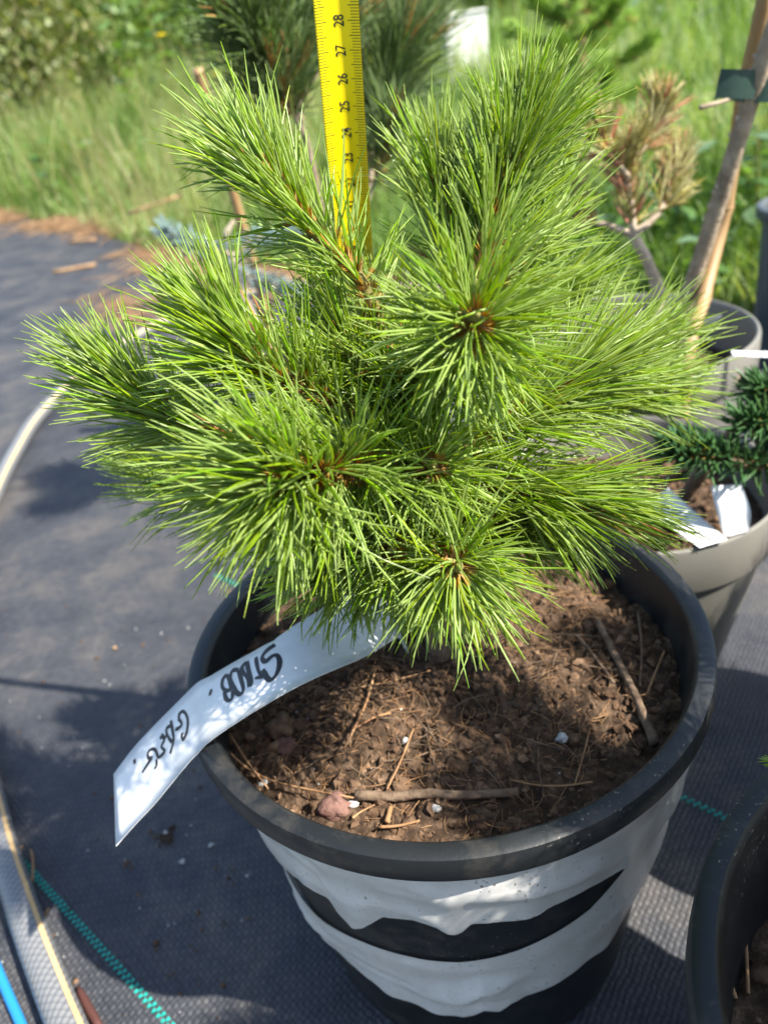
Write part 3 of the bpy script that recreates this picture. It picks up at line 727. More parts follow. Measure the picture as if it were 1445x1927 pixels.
# browning pine in the taupe pot
a_soil = np.array((AC[0] + .01, AC[1] - .01, .158))
t1 = np.array(D(1222, 500, .63)); t2 = np.array(D(1190, 440, .63))
BG = np.array([.46, .43, .13]); BPL = np.array([.56, .52, .26])
conifer('pine_tree', a_soil, 'small pine with pale trunk and needles browning to orange', 'pine', [
    ([a_soil, np.array(D(1238, 570, .63)), t1, t2], .9, 0, .03, 50, 20, .0068),
    ([t2, *DP((1188, 390, .63), (1180, 330, .625), (1190, 290, .62))], .05, 46, .040, 50, 18, .0036),
    ([t2, *DP((1225, 415, .63), (1255, 375, .635), (1265, 335, .64))], .45, 40, .032, 48, 18, .0034),
    ([t2, *DP((1150, 425, .63), (1110, 412, .63), (1085, 380, .63))], .5, 40, .036, 48, 20, .003),
    ([np.array(D(1190, 300, .62)), *DP((1215, 270, .63), (1235, 230, .635), (1240, 205, .635))], .2, 64, .030, 46, 18, .0022),
    ([np.array(D(1180, 330, .62)), *DP((1150, 290, .61), (1130, 250, .605))], .2, 46, .034, 50, 20, .0022),
    ([np.array(D(1225, 415, .63)), *DP((1262, 360, .65), (1275, 300, .655))], .4, 34, .03, 48, 18, .002),
], M_far, M_palebark, .004, green=BG, pale=BPL, width=.00062, upbias=.12, dead=.03, basedead=.36, deadcol=(.66, .33, .22))
# staked whip beside it
st = catmull([np.array(D(1268, 640, .605)), np.array(D(1292, 564, .595)), np.array(D(1352, 380, .572)), np.array(D(1412, 190, .55)), np.array(D(1480, -20, .53))], 60)
whip = empty('young_tree', (.262, .63, .16), 'knobbly grey brown sapling stem leaning right, tied to a cane', 'sapling')
tr = link('trunk', tube('trunk', st, np.linspace(.0066, .0054, 60), 14, rough=.05), M_stembark, whip)
for i in range(46):
    kx = 6 + i; 
    if kx >= 58: break
    th = random.uniform(3.4, 6.6); tg = st[kx + 1] - st[kx]; tg /= np.linalg.norm(tg); A = np.cross(tg, (0, 1, 0)); A /= np.linalg.norm(A); Bq = np.cross(tg, A)
    rad = math.cos(th) * A + math.sin(th) * Bq
    link('leaf_scar', tube('leaf_scar', [st[kx] + rad * .0047, st[kx] + rad * .0064 + tg * .0006, st[kx] + rad * .0078 + tg * .0012], [.0020, .0015, .0004], 6), M_palebark, tr)
def cane(name, P, r, label, nodes=3, hollow=False, cat='cane', mat=None):
    e = empty(name, tuple(P[0]), label, cat, 'canes and stakes among the pots'); Q = catmull(P, 40); R = np.full(40, r)
    for j in range(1, nodes + 1):
        i = int(40 * j / (nodes + 1)); R[i] *= 1.18
    link('shaft', tube('shaft', Q, R, 12, cap=not hollow), mat or M_bamboo, e)
    for j in range(1, nodes + 1):
        i = int(40 * j / (nodes + 1)); tg = Q[i + 1] - Q[i]; tg /= np.linalg.norm(tg)
        link('node_ring', tube('node_ring', [Q[i] - tg * .0012, Q[i], Q[i] + tg * .0012], [r * 1.1, r * 1.28, r * 1.1], 12), mat or M_bamboo, e)
    if hollow:
        tg = Q[0] - Q[1]; tg /= np.linalg.norm(tg); A = np.cross(tg, (0, 0, 1)); A /= np.linalg.norm(A); Bq = np.cross(tg, A); V = []; Fs = []
        for i in range(20):
            th = 2 * PI * i / 20; c = math.cos(th) * A + math.sin(th) * Bq
            V += [Q[0] + c * r, Q[0] + c * r * .55, Q[0] + c * r * .5 - tg * .02]
        for i in range(20):
            j = (i + 1) % 20; Fs += [(i * 3, j * 3, j * 3 + 1, i * 3 + 1), (i * 3 + 1, j * 3 + 1, j * 3 + 2, i * 3 + 2)]
        link('cut_end', mesh_py('cut_end', V, Fs), M_stembark, e)
    return e
c0 = U(1268, 900, 0.0); c0 = np.array((.245, .535, 0.0))
cane('bamboo_cane', [c0, np.array(D(1290, 705, .527)), np.array(D(1323, 564, .575)), np.array(D(1348, 465, .60)), np.array(D(1364, 398, .605)), np.array(D(1382, 290, .60)), np.array(D(1398, 180, .585)), np.array(D(1436, 10, .56)), np.array(D(1450, -80, .56))], .0050, 'tan bamboo cane tied to the knobbly sapling stem', 3)
# green tie
tc = np.array(D(1412, 162, .558)); tie = empty('plant_tie', tuple(tc), 'dark green tie strip binding sapling and cane, loose end to the left', 'tie')
axis = np.array(D(1412, 135, .566)) - np.array(D(1398, 195, .566)); hgt = np.linalg.norm(axis); axis /= hgt
A = np.array((1.0, 0, 0)); A = A - axis * (A @ axis); A /= np.linalg.norm(A); Bq = np.cross(axis, A); V = []
for i in range(33):
    th = 2 * PI * i / 32; ex = .019 * math.cos(th) + .008; ey = .017 * math.sin(th)
    for h in (-.5, .5): V.append(tc + A * ex + Bq * ey + axis * h * .017)
link('band', mesh_py('band', V, [(2 * i, 2 * i + 2, 2 * i + 3, 2 * i + 1) for i in range(32)]), M_tie, tie)
V = []; n = 14
for i in range(n):
    t = i / (n - 1); s = .0 - .026 * t; zz = math.sin(t * 2.4) * .004
    for h in (-.5, .5): V.append(tc + A * (-.004 + s) + np.array((0, -.016 - zz + .004 * t, 0)) + axis * (h * .0165 + .0015 + (rng.uniform(-.0012, .0012) if i == n - 1 else 0)))
link('loose_end', mesh_py('loose_end', V, [(2 * i, 2 * i + 2, 2 * i + 3, 2 * i + 1) for i in range(n - 1)]), M_tie, tie)
link('twine', tube('twine', catmull(DP((1390, 180, .545), (1360, 190, .54), (1338, 196, .535), (1316, 202, .535)), 12), np.linspace(.0012, .0018, 12), 6), M_stembark, tie)

# dark spruce in the taupe pot, with its cane
SG = np.array([.045, .11, .030]); SPL = np.array([.065, .15, .05])
b_soil = np.array((BC[0] + .035, BC[1] - .0, .15)); bj = np.array((BC[0] + .06, BC[1] - .03, .225))
conifer('spruce_plant', b_soil, 'dark green stiff-needled spruce reaching in over the taupe pot', 'spruce', [
    ([b_soil, np.array((BC[0] + .05, BC[1] - .01, .19)), bj, np.array((BC[0] + .08, BC[1] - .04, .25))], .6, 60, .020, 70, 40, .005),
    ([bj, *DP((1440, 870, .385), (1370, 865, .375), (1320, 855, .37), (1275, 850, .368))], .08, 330, .022, 66, 30, .003),
    ([bj, *DP((1470, 830, .39), (1440, 800, .385), (1400, 795, .38))], .1, 190, .021, 66, 32, .0026),
    ([bj, *DP((1490, 790, .40), (1460, 745, .40), (1430, 735, .40))], .1, 150, .021, 66, 32, .0026),
], M_far, M_bark, .004, green=SG, pale=SPL, width=.0010, per=1, dead=0, curl=.34, upbias=.12, droop=-.1)
cane('bamboo_cane', DP((1398, 716, .415), (1445, 752, .44), (1540, 830, .50)), .0050, 'short hollow bamboo cane end pointing left above the dark spruce', 0, True)
# pine in the corner pot (only needle tips reach the picture)
cs = np.array((CC[0] + .03, CC[1] - .01, .150)); cj = np.array((CC[0] + .04, CC[1] - .01, .22))
conifer('pine_shrub', cs, 'green pine in the corner pot, only needle tips reaching in from the right', 'pine', [  # most shoots are unseen, placed to shade the main pot and its soil
    ([cs, cj, np.array((.19, .09, .28)), np.array((.178, .10, .335))], .4, 130, .05, 62, 22, .004),
    ([cj, np.array((.235, .12, .26)), np.array((.225, .175, .300))], .3, 110, .045, 62, 24, .0026),
    ([cj, np.array((.18, .04, .27)), np.array((.150, .02, .30))], .3, 110, .05, 62, 24, .0026),
    ([cj, np.array((.20, .05, .30)), np.array((.205, .045, .38))], .3, 110, .05, 62, 24, .0026),
    ([cj, np.array((.24, .08, .30)), np.array((.255, .11, .36))], .3, 110, .05, 62, 24, .0026),
    ([cj, np.array((.19, .11, .30)), np.array((.182, .118, .375))], .3, 120, .048, 62, 24, .0026),
    ([cj, np.array((.235, .15, .29)), np.array((.228, .205, .340))], .3, 120, .045, 62, 24, .0026),
    ([cj, np.array((.245, .15, .31)), np.array((.255, .185, .385))], .3, 110, .045, 62, 24, .0026),
    ([cj, np.array((.165, .07, .27)), np.array((.140, .075, .325))], .3, 110, .042, 62, 24, .0026),
    ([cj, np.array((.18, .115, .29)), np.array((.162, .128, .355))], .3, 120, .045, 62, 24, .0026),
    ([cj, np.array((.20, .13, .33)), np.array((.192, .160, .385))], .3, 120, .045, 62, 24, .0026),
    ([cj, np.array((.21, .11, .35)), np.array((.212, .140, .405))], .3, 120, .045, 62, 24, .0026),
    ([cj, np.array(U(1640, 1480, .245)), np.array(U(1498, 1437, .243))], .7, 7, .0115, 40, 10, .0020),
    ([cj, np.array((.17, .09, .25)), np.array((.150, .095, .285))], .3, 110, .045, 62, 24, .0026),
    ([cj, np.array((.20, .0, .27)), np.array((.195, -.04, .33))], .3, 110, .05, 62, 24, .0026),
    ([cj, np.array((.225, .10, .235)), np.array((.205, .130, .245))], .3, 60, .045, 62, 24, .0026),
], M_needle, M_stem, .004, upbias=.1)
for i, (pp, lb) in enumerate(((((1381, 1640), (1390, 1690), (1402, 1760), (1408, 1870)), 'reddish dead needle bundle standing in the corner pot'), (((1345, 1745), (1362, 1810), (1385, 1880)), 'bent tan root at the left side of the corner pot'), (((1418, 1640), (1408, 1700), (1402, 1725)), 'short tan needle standing upright in the corner pot'))):
    P = [np.array(U(x, y, .165 - .003 * j)) for j, (x, y) in enumerate(pp)]
    tag(link('twig', tube('twig', catmull(P, 10), .0007, 6), M_fiber), lb, 'twig', 'twigs in the corner pot')
ns = np.array((NC[0], NC[1], .165))  # added pine, out of view, spread wide to shade the ground by the taupe pot
conifer('pine_shrub', ns, 'unseen low green pine added in the shading pot beyond the right picture edge', 'pine', [
    ([ns, ns + (.0, .0, .05), ns + (.02, .01, .10)], .3, 60, .05, 62, 24, .004),
    ([ns + (0, 0, .03), ns + (.04, -.02, .06), ns + (.07, -.03, .09)], .3, 60, .05, 62, 24, .003),
    ([ns + (0, 0, .03), ns + (-.02, .03, .06), ns + (-.03, .05, .08)], .3, 60, .045, 62, 24, .003),
    ([ns + (0, 0, .03), ns + (.03, .03, .06), ns + (.06, .05, .085)], .2, 90, .05, 62, 24, .003),
    ([ns + (0, 0, .03), ns + (.06, .01, .08), ns + (.10, .02, .11)], .2, 90, .05, 62, 24, .003),
    ([ns + (0, 0, .03), ns + (.01, .04, .05), ns + (.02, .07, .07)], .2, 90, .05, 62, 24, .003),
], M_needle, M_stem, .004, upbias=.1)
# blue spruce twig and stake at the cloth edge
BLG = np.array([.22, .33, .33]); BLP = np.array([.34, .45, .46])
g0 = np.array((-.105, 1.10, 0.0))
conifer('blue_spruce', g0, 'silvery blue spruce twig and grey stem behind the left needles', 'spruce', [
    ([g0, *DP((440, 520, 1.08), (425, 450, 1.05), (440, 415, 1.05))], .9, 0, .02, 60, 30, .006),
    ([*DP((440, 480, 1.05), (400, 470, 1.02), (355, 455, 1.0), (310, 432, 1.0))], .05, 300, .022, 70, 35, .003),
    ([*DP((440, 480, 1.05), (480, 450, 1.06), (520, 445, 1.07), (560, 430, 1.08))], .05, 260, .022, 70, 35, .003),
    ([*DP((430, 480, 1.05), (470, 520, 1.04), (520, 535, 1.03), (570, 550, 1.03))], .05, 260, .022, 70, 35, .003),
], M_far, M_palebark, .004, green=BLG, pale=BLP, width=.0010, per=1, dead=0, curl=.2)
g1 = np.array((-.115, 1.12, 0.0))
cane('wooden_stake', [g1, np.array(D(467, 462, 1.10)), np.array(D(415, 280, 1.08)), np.array(D(371, 128, 1.06))], .0062, 'thin orange wooden stake behind the upper left shoot', 0, cat='stake')

# ================================================================== TAPE MEASURE
p28 = np.array(D(632, 38, .352)); p23 = np.array(D(651, 297, .360)); ax = p28 - p23; ax = ax / np.linalg.norm(ax)
zero = p28 - ax * .28; TW = .0172
sidev = np.array((1, 0, 0.0)) - ax * ax[0]; sidev /= np.linalg.norm(sidev); yaw = math.radians(-6)
nrm = np.cross(sidev, ax); nrm = nrm if nrm[1] < 0 else -nrm
s2 = sidev * math.cos(yaw) + nrm * math.sin(yaw); nrm = nrm * math.cos(yaw) - sidev * math.sin(yaw); sidev = s2
def tp(s, h, off=0.0):   # s across -.5...5, h metres along, concave towards the viewer
    return zero + ax * h + sidev * (s * TW) + nrm * (.0036 * (2 * abs(s)) ** 1.7 + off)
tape = empty('tape_measure', tuple(tp(0, -.0)), 'yellow steel tape measure blade standing upright behind the pine', 'tape measure')
H0, H1 = .0, .42; V = []; ns, nh = 17, 40
for i in range(nh):
    for j in range(ns): V.append(tp(-.5 + j / (ns - 1), H0 + (H1 - H0) * i / (nh - 1)))
for i in range(nh):
    for j in range(ns): V.append(tp(-.5 + j / (ns - 1), H0 + (H1 - H0) * i / (nh - 1), -.00018))
Fs = []
for b in (0, nh * ns):
    for i in range(nh - 1):
        for j in range(ns - 1):
            a = b + i * ns + j; Fs.append((a, a + 1, a + ns + 1, a + ns))
for i in range(nh - 1):
    for j in (0, ns - 1):
        a = i * ns + j; Fs.append((a, a + ns, a + ns + nh * ns, a + nh * ns))
blade = link('blade', mesh_py('blade', V, Fs), M_yel, tape)
q = []; Fq = []
def strip(s0, s1, h, hw):
    b = len(q); m = 4
    for i in range(m):
        s = s0 + (s1 - s0) * i / (m - 1); q.append(tp(s, h - hw, .00012)); q.append(tp(s, h + hw, .00012))
    for i in range(m - 1): Fq.append((b + 2 * i, b + 2 * i + 2, b + 2 * i + 3, b + 2 * i + 1))
for mm in range(150, 310):
    h = mm / 1000; l = .27 if mm % 10 == 0 else (.255 if mm % 5 == 0 else .20)
    strip(-.495, -.495 + l, h, .00013 if mm % 5 == 0 else .0001)
    strip(.495 - (l - .03), .495, h, .00013 if mm % 5 == 0 else .0001)
link('tick_marks', mesh_py('tick_marks', q, Fq, False), M_edge, blade)
for num in range(17, 31):
    cu = bpy.data.curves.new('num', 'FONT'); cu.body = str(num); cu.size = 1.0; cu.align_x = 'CENTER'; cu.align_y = 'CENTER'; cu.resolution_u = 3; cu.offset = .012
    to = bpy.data.objects.new('num', cu); COL.objects.link(to); dg = bpy.context.evaluated_depsgraph_get()
    me = bpy.data.meshes.new_from_object(to.evaluated_get(dg)); bpy.data.objects.remove(to)
    co = np.array([v.co[:] for v in me.vertices]); x0, x1 = co[:, 0].min(), co[:, 0].max(); y0, y1 = co[:, 1].min(), co[:, 1].max()
    for v in me.vertices:
        along = ((v.co.x - x0) / (x1 - x0) - .5) * .0040; across = -((v.co.y - y0) / (y1 - y0) - .5) * .235 + .055
        v.co = Vector(tp(across, num / 100 + along, .00016))
    me.name = 'numeral'; link('numeral', me, M_red if num % 10 == 0 else M_edge, blade)

# ================================================================== WHITE TAG WITH MARKER WRITING
pairs = [((738, 1150), (768, 1225), .188), ((705, 1108), (735, 1200), .214), ((620, 1147), (655, 1248), .232), ((535, 1190), (570, 1292), .238), ((461, 1229), (492, 1338), .232),
         ((379, 1282), (412, 1386), .2195), ((331, 1326), (372, 1416), .208), ((250, 1420), (300, 1490), .188), ((209, 1474), (245, 1548), .176)]
cen = []; wid = []
for a, b, z in pairs:
    A_ = np.array(U(*a, z)); B_ = np.array(U(*b, z)); cen.append((A_ + B_) / 2); wid.append(B_ - A_)
NU, NV = 90, 7; cl = catmull(cen, NU); wv = catmull(wid, NU); WT = .9 * float(np.median([np.linalg.norm(x) for x in wid]))
tgd = np.gradient(cl, axis=0); tgd /= np.linalg.norm(tgd, axis=1)[:, None]
wv = wv - tgd * (wv * tgd).sum(1)[:, None]; wv = wv / np.linalg.norm(wv, axis=1)[:, None] * WT
tn = np.cross(wv, tgd); tn /= np.linalg.norm(tn, axis=1)[:, None]; tn[tn[:, 2] < 0] *= -1
def tagp(u, v, off=0.0):
    x = u * (NU - 1); k_ = max(0, min(int(x), NU - 2)); f_ = x - k_; L_ = lambda a: a[k_] * (1 - f_) + a[k_ + 1] * f_
    end = 0.004 * (v + .5) * max(0, (u - .97) / .03)
    return L_(cl) + L_(wv) * v + L_(tn) * off + L_(tgd) * end * 2.2
V = []; th_ = .0004
for off in (0, -th_):
    for i in range(NU):
        for j in range(NV): V.append(tagp(i / (NU - 1), j / (NV - 1) - .5, off))
Fs = []; nn = NU * NV
for i in range(NU - 1):
    for j in range(NV - 1):
        a = i * NV + j; Fs += [(a, a + 1, a + NV + 1, a + NV), (nn + a, nn + a + NV, nn + a + NV + 1, nn + a + 1)]
    for j in (0, NV - 1):
        a = i * NV + j; Fs.append((a, a + NV, nn + a + NV, nn + a))
for j in range(NV - 1):
    a = (NU - 1) * NV + j; Fs.append((a, a + 1, nn + a + 1, nn + a))
tago = tag(link('plant_tag', mesh_py('plant_tag', V, Fs), M_tag), 'long white plastic plant tag with black marker handwriting bent over the pot rim', 'plant tag')
GR = [(u, v, *project(Vector(tagp(u, v)))) for u in np.linspace(.3, 1, 120) for v in np.linspace(-.5, .5, 25)]
GA = np.array(GR)
def tag_uv(px, py):
    i = np.argmin((GA[:, 2] - px) ** 2 + (GA[:, 3] - py) ** 2); u, v = GA[i, 0], GA[i, 1]
    for _ in range(3):
        p0 = np.array(project(Vector(tagp(u, v)))); pu = (np.array(project(Vector(tagp(u + .002, v)))) - p0) / .002; pv = (np.array(project(Vector(tagp(u, v + .01)))) - p0) / .01
        du = np.linalg.solve(np.stack([pu, pv], 1), np.array((px, py)) - p0); u = min(.999, u + du[0]); v += du[1]
    return u, v
def c3(L): return [(200 + x / 4.014, 1180 + y / 4.014) for x, y in L]
STROKES = [
    ([(1275, 135), (1230, 165), (1190, 205), (1178, 240), (1205, 262), (1250, 225), (1288, 215), (1308, 250), (1305, 310), (1280, 370), (1245, 402), (1218, 388), (1195, 345), (1180, 325)], 1.25),
    ([(1130, 230), (1138, 280), (1150, 330), (1172, 380)], 1), ([(1215, 368), (1170, 380), (1125, 388)], 1),
    ([(1062, 262), (1075, 330), (1098, 410), (1085, 452)], 1.15), ([(1060, 265), (1025, 308), (1040, 352), (1072, 388), (1085, 450)], 1.15),
    ([(1000, 325), (955, 332), (938, 385), (962, 450), (988, 500), (1020, 508), (1036, 470), (1020, 400), (1000, 328)], 1.1),
    ([(912, 360), (882, 395), (876, 450), (905, 482), (944, 465), (928, 400), (912, 362)], 1.1), ([(892, 485), (905, 540), (930, 558), (953, 535), (958, 478)], 1.1),
    ([(794, 472), (782, 520)], .9),
    ([(548, 690), (556, 655), (585, 640), (614, 690), (614, 770), (588, 850), (572, 830), (578, 800)], .95), ([(522, 778), (548, 765), (572, 735), (545, 692)], .9),
    ([(488, 708), (503, 790), (510, 860), (485, 958)], .95), ([(498, 745), (462, 762), (456, 800), (480, 850), (500, 870)], .9),
    ([(418, 812), (440, 850), (418, 905), (442, 935), (425, 965), (395, 992)], .85), ([(405, 838), (455, 832)], .8),
    ([(395, 992), (372, 932), (342, 925), (316, 955), (322, 992), (350, 985)], .85), ([(380, 1000), (382, 1045), (366, 1075)], .8), ([(345, 992), (312, 1040), (274, 1102)], .85),
    ([(212, 1000), (219, 1035)], .9)]
for st_, wt in STROKES:
    pts = c3(st_); P = catmull([np.array((*tag_uv(*p), 0)) for p in pts], max(6, len(pts) * 5)); V = []
    W3 = [tagp(p[0], p[1], .00015) for p in P]; W3 = np.array(W3); T_ = np.gradient(W3, axis=0); T_ /= np.linalg.norm(T_, axis=1)[:, None] + 1e-9
    hw = .00105 * wt
    for i, p in enumerate(P):
        kx = int(np.clip(p[0] * (NU - 1), 0, NU - 1)); sd = np.cross(T_[i], tn[kx]); sd /= np.linalg.norm(sd) + 1e-9
        h2 = hw * (.85 + .12 * math.sin(i * .35)); V += [W3[i] - sd * h2, W3[i] + sd * h2]
    Fs = [(2 * i, 2 * i + 2, 2 * i + 3, 2 * i + 1) for i in range(len(P) - 1)]
    link('marker_stroke', mesh_py('marker_stroke', V, Fs, False), M_ink, tago)

def simple_tag(pairs, label, name='plant_tag', mat=None):
    cen = []; wid = []
    for a, b, za, zb in pairs:
        A_ = np.array(U(*a, za)); B_ = np.array(U(*b, zb)); cen.append((A_ + B_) / 2); wid.append(B_ - A_)
    c_ = catmull(cen, 24); w_ = catmull(wid, 24); V = []
    t_ = np.gradient(c_, axis=0); nr = np.cross(w_, t_); nr /= np.linalg.norm(nr, axis=1)[:, None]
    for off in (0, -.0004):
        for i in range(24):
            for j in range(5): V.append(c_[i] + w_[i] * (j / 4 - .5) + nr[i] * off)
    Fs = []
    for i in range(23):
        for j in range(4):
            a = i * 5 + j; Fs += [(a, a + 1, a + 6, a + 5), (120 + a, 125 + a, 126 + a, 121 + a)]
        for j in (0, 4): a = i * 5 + j; Fs.append((a, a + 5, 125 + a, 120 + a))
    for i in (0, 23):
        for j in range(4): a = i * 5 + j; Fs.append((a, a + 1, 121 + a, 120 + a))
    o = tag(link(name, mesh_py(name, V, Fs), mat or M_tag), label, 'plant tag', 'white tags in the taupe pot')
    return o, c_, w_, nr
o, c_, w_, nr = simple_tag([((1258, 918), (1215, 945), .176, .170), ((1310, 965), (1258, 990), .178, .174), ((1368, 1015), (1316, 1030), .184, .183)], 'white tag with faint grey print leaning on the taupe pot rim')
cu = bpy.data.curves.new('t', 'FONT'); cu.body = 'lanous 901'; cu.size = 1; cu.resolution_u = 2
to = bpy.data.objects.new('t', cu); COL.objects.link(to); dg = bpy.context.evaluated_depsgraph_get(); me = bpy.data.meshes.new_from_object(to.evaluated_get(dg)); bpy.data.objects.remove(to)
co = np.array([v.co[:] for v in me.vertices]); X1 = co[:, 0].max()
sgn = 1 if nr[12][2] > 0 else -1
for v in me.vertices:
    u = .32 + .62 * v.co.x / X1; x = u * 23; kk = min(int(x), 22); f_ = x - kk
    c = c_[kk] * (1 - f_) + c_[kk + 1] * f_; v.co = Vector(c + w_[kk] * (-.02 - .30 * (v.co.y - .35)) + nr[kk] * (.0004 if sgn > 0 else -.0008))
link('faint_print', me, M_inkb, o)
simple_tag([((1338, 915), (1395, 912), .198, .198), ((1345, 950), (1412, 960), .192, .192), ((1362, 1012), (1410, 1000), .181, .181)], 'plain white curved tag upright at the taupe pot rim below the spruce')
simple_tag([((1376, 659), (1380, 668), .206, .204), ((1410, 661), (1412, 670), .206, .204), ((1450, 661), (1450, 672), .206, .204)], 'thin white tag edge pointing left at the right picture edge')
simple_tag([((1275, 612), (1285, 640), .195, .185), ((1310, 605), (1315, 625), .21, .195), ((1358, 592), (1345, 612), .215, .205)], 'clear greenish plastic tag inside the wide taupe pot', mat=M_clear)
simple_tag([((1120, 655), (1125, 700), .185, .165), ((1180, 640), (1190, 680), .185, .165), ((1232, 632), (1245, 668), .185, .165)], 'bright white tag inside the wide taupe pot behind the needles')

o, *_ = simple_tag([((1290, 1092), (1302, 1128), .10, .075), ((1304, 1098), (1314, 1126), .105, .08), ((1322, 1098), (1320, 1118), .11, .09)], 'torn white plastic scrap wedged between black pot and taupe pot', 'plastic_scrap', M_film)
o['category'] = 'scrap'; del o['group']
# ================================================================== HOSE AND LINES
def hose():
    pts = [U(900, 560), U(640, 545), U(470, 560), U(350, 598), U(262, 640), U(165, 705), U(80, 790), U(35, 860), U(-10, 955), U(-80, 1150), U(-75, 1330), U(-22, 1470), U(18, 1620), U(70, 1775), U(118, 1900), U(190, 2080), U(330, 2500), U(520, 3200)]
    P = [np.array((p.x, p.y, .0100)) for p in pts]; Q = catmull(P, 330); R = .0100; sides = 24
    e = empty('garden_hose', tuple(P[-1]), 'grey braided garden hose with a yellow stripe curving along the left', 'hose')
    T = np.gradient(Q, axis=0); T /= np.linalg.norm(T, axis=1)[:, None]; s = np.r_[0, np.cumsum(np.linalg.norm(np.diff(Q, axis=0), axis=1))]
    V = []; 
    for i in range(len(Q)):
        A = np.cross(T[i], (0, 0, 1)); A /= np.linalg.norm(A); B = np.array((0, 0, 1.0))
        for k_ in range(sides): th = 2 * PI * k_ / sides; V.append(Q[i] + R * (math.cos(th) * A + math.sin(th) * B))
    Fs = []; uv = []
    for i in range(len(Q) - 1):
        for k_ in range(sides):
            j = (k_ + 1) % sides; Fs.append((i * sides + k_, i * sides + j, (i + 1) * sides + j, (i + 1) * sides + k_))
            uv += [(k_ / sides, s[i]), ((k_ + 1) / sides, s[i]), ((k_ + 1) / sides, s[i + 1]), (k_ / sides, s[i + 1])]
    me = mesh_py('tube', V, Fs); ul = me.uv_layers.new(name='UVMap'); ul.data.foreach_set('uv', np.array(uv).ravel())
    link('tube', me, M_hose, e)
    V = []
    for i in range(len(Q)):
        A = np.cross(T[i], (0, 0, 1)); A /= np.linalg.norm(A); B = np.array((0, 0, 1.0))
        th0 = math.radians(46)
        for th in (th0 - .16, th0, th0 + .16): V.append(Q[i] + (R + .00025) * (-math.cos(th) * A + math.sin(th) * B))
    Fs = [(i * 3 + k_, i * 3 + k_ + 1, i * 3 + 4 + k_, i * 3 + 3 + k_) for i in range(len(Q) - 1) for k_ in range(2)]
    link('stripe', mesh_py('stripe', V, Fs), M_hosestripe, e)
hose()
P = [np.array(U(x, y, .0035)) for x, y in ((-230, 1330), (-120, 1560), (-40, 1730), (-15, 1800), (12, 1865), (40, 1930), (70, 2010), (190, 2350), (330, 2900))]
tag(link('blue_line', tube('blue_line', catmull(P, 30), .0030, 10), M_blue), 'bright blue plastic line in the bottom left corner', 'line')
P = [np.array(U(x, y, .0025)) for x, y in ((146, 1858), (165, 1895), (188, 1935))]
tag(link('brown_stick', tube('brown_stick', catmull(P, 8), [.0012, .002, .0024, .0026, .0026, .0026, .0024, .002], 7), M_rust), 'reddish brown stick beside the lower end of the hose', 'stick')
for i, (px, lb) in enumerate((([(58, 1600), (62, 1625), (60, 1660)], 'pale curved straw on the cloth beside the hose'), ([(34, 1597), (43, 1594)], 'tiny tan chip touching the hose'), ([(92, 760 + 950), (84, 1722)], 'small dark chip beside the hose near the teal thread'), ([(100, 512), (180, 0 + 497)], 'pale stalk lying on the cloth near its far edge'), ([(240, 402), (338, 368)], 'pale dry seed stalk lying over the grass edge'), ([(130, 455), (180, 450)], 'flat tan straw piece at the far cloth edge'))):
    r = .0009 if i < 3 else .006; P = [np.array(U(x, y, r + .0008)) for x, y in px]
    if i == 4: P = [np.array(D(x, y, 2.6)) for x, y in px]
    me = tube('straw', catmull(P, 8) if len(P) > 2 else np.linspace(P[0], P[1], 5), r, 6); tag(link('straw', me, M_straw), lb, 'straw', 'straws on the cloth')
# debris on the cloth: loose grains
def on_cloth():
    p = U(random.uniform(0, 480), random.uniform(1050, 1927), 0.0); return (p.x, p.y, .0006)
v, f = lump_parts(60, on_cloth, .0004, .0013); tag(link('white_grit', mesh_np('white_grit', v, f), M_perl), 'white grit scattered on the cloth', kind='stuff')
v, f = lump_parts(160, on_cloth, .0004, .0018); tag(link('soil_grit', mesh_np('soil_grit', v, f), M_crumb), 'brown soil crumbs scattered on the cloth', kind='stuff')
pc = U(312, 1575)
def near_c(): return (pc.x + random.gauss(0, .0035), pc.y + random.gauss(0, .0035), .0012)
v, f = lump_parts(70, near_c, .0005, .002); tag(link('soil_clump', mesh_np('soil_clump', v, f), M_soil), 'dark soil clump on the cloth near the tag end', 'clump')
def grain(px, py, r, label, mat=M_perl):
    p = U(px, py); v, f = lump_parts(1, lambda: (p.x, p.y, r * .7), r, r * 1.01)
    tag(link('perlite_grain', mesh_np('perlite_grain', v, f), mat), label, 'grain', 'grains on the cloth')
grain(314, 1570, .0023, 'white grain sitting in the dark soil clump on the cloth'); grain(344, 1624, .0019, 'white grain on the cloth right below the soil clump')
grain(398, 1592, .0017, 'white grain on the cloth close to the pot wall'); grain(217, 1222, .0030, 'orange crumb on the lit cloth left of the pot', M_straw)

# straw litter along the far edge of the cloth
def litter():
    while True:
        x = random.uniform(-1.7, .1); y = float(edge_y(x)) + random.gauss(.0, .075)
        dens = .5 + fbm(x * 4, y * 4, 2)
        if random.random() < dens: return (x, y, random.uniform(.0, .02))
v, f = fibres(2300, litter, .05, .15, .0015, .4, .002, .12); tag(link('straw_litter', mesh_np('straw_litter', v, f), M_straw), 'dry orange straw litter along the far cloth edge', kind='stuff')
def litter2():
    p = U(random.gauss(235, 40), random.gauss(585, 22), 0); return (p.x, p.y, .004)
v, f = fibres(200, litter2, .03, .10, .0010, .4, .002, .12); tag(link('straw_litter', mesh_np('straw_litter', v, f), M_straw), 'small drift of dry straw on the cloth behind the left needles', kind='stuff')

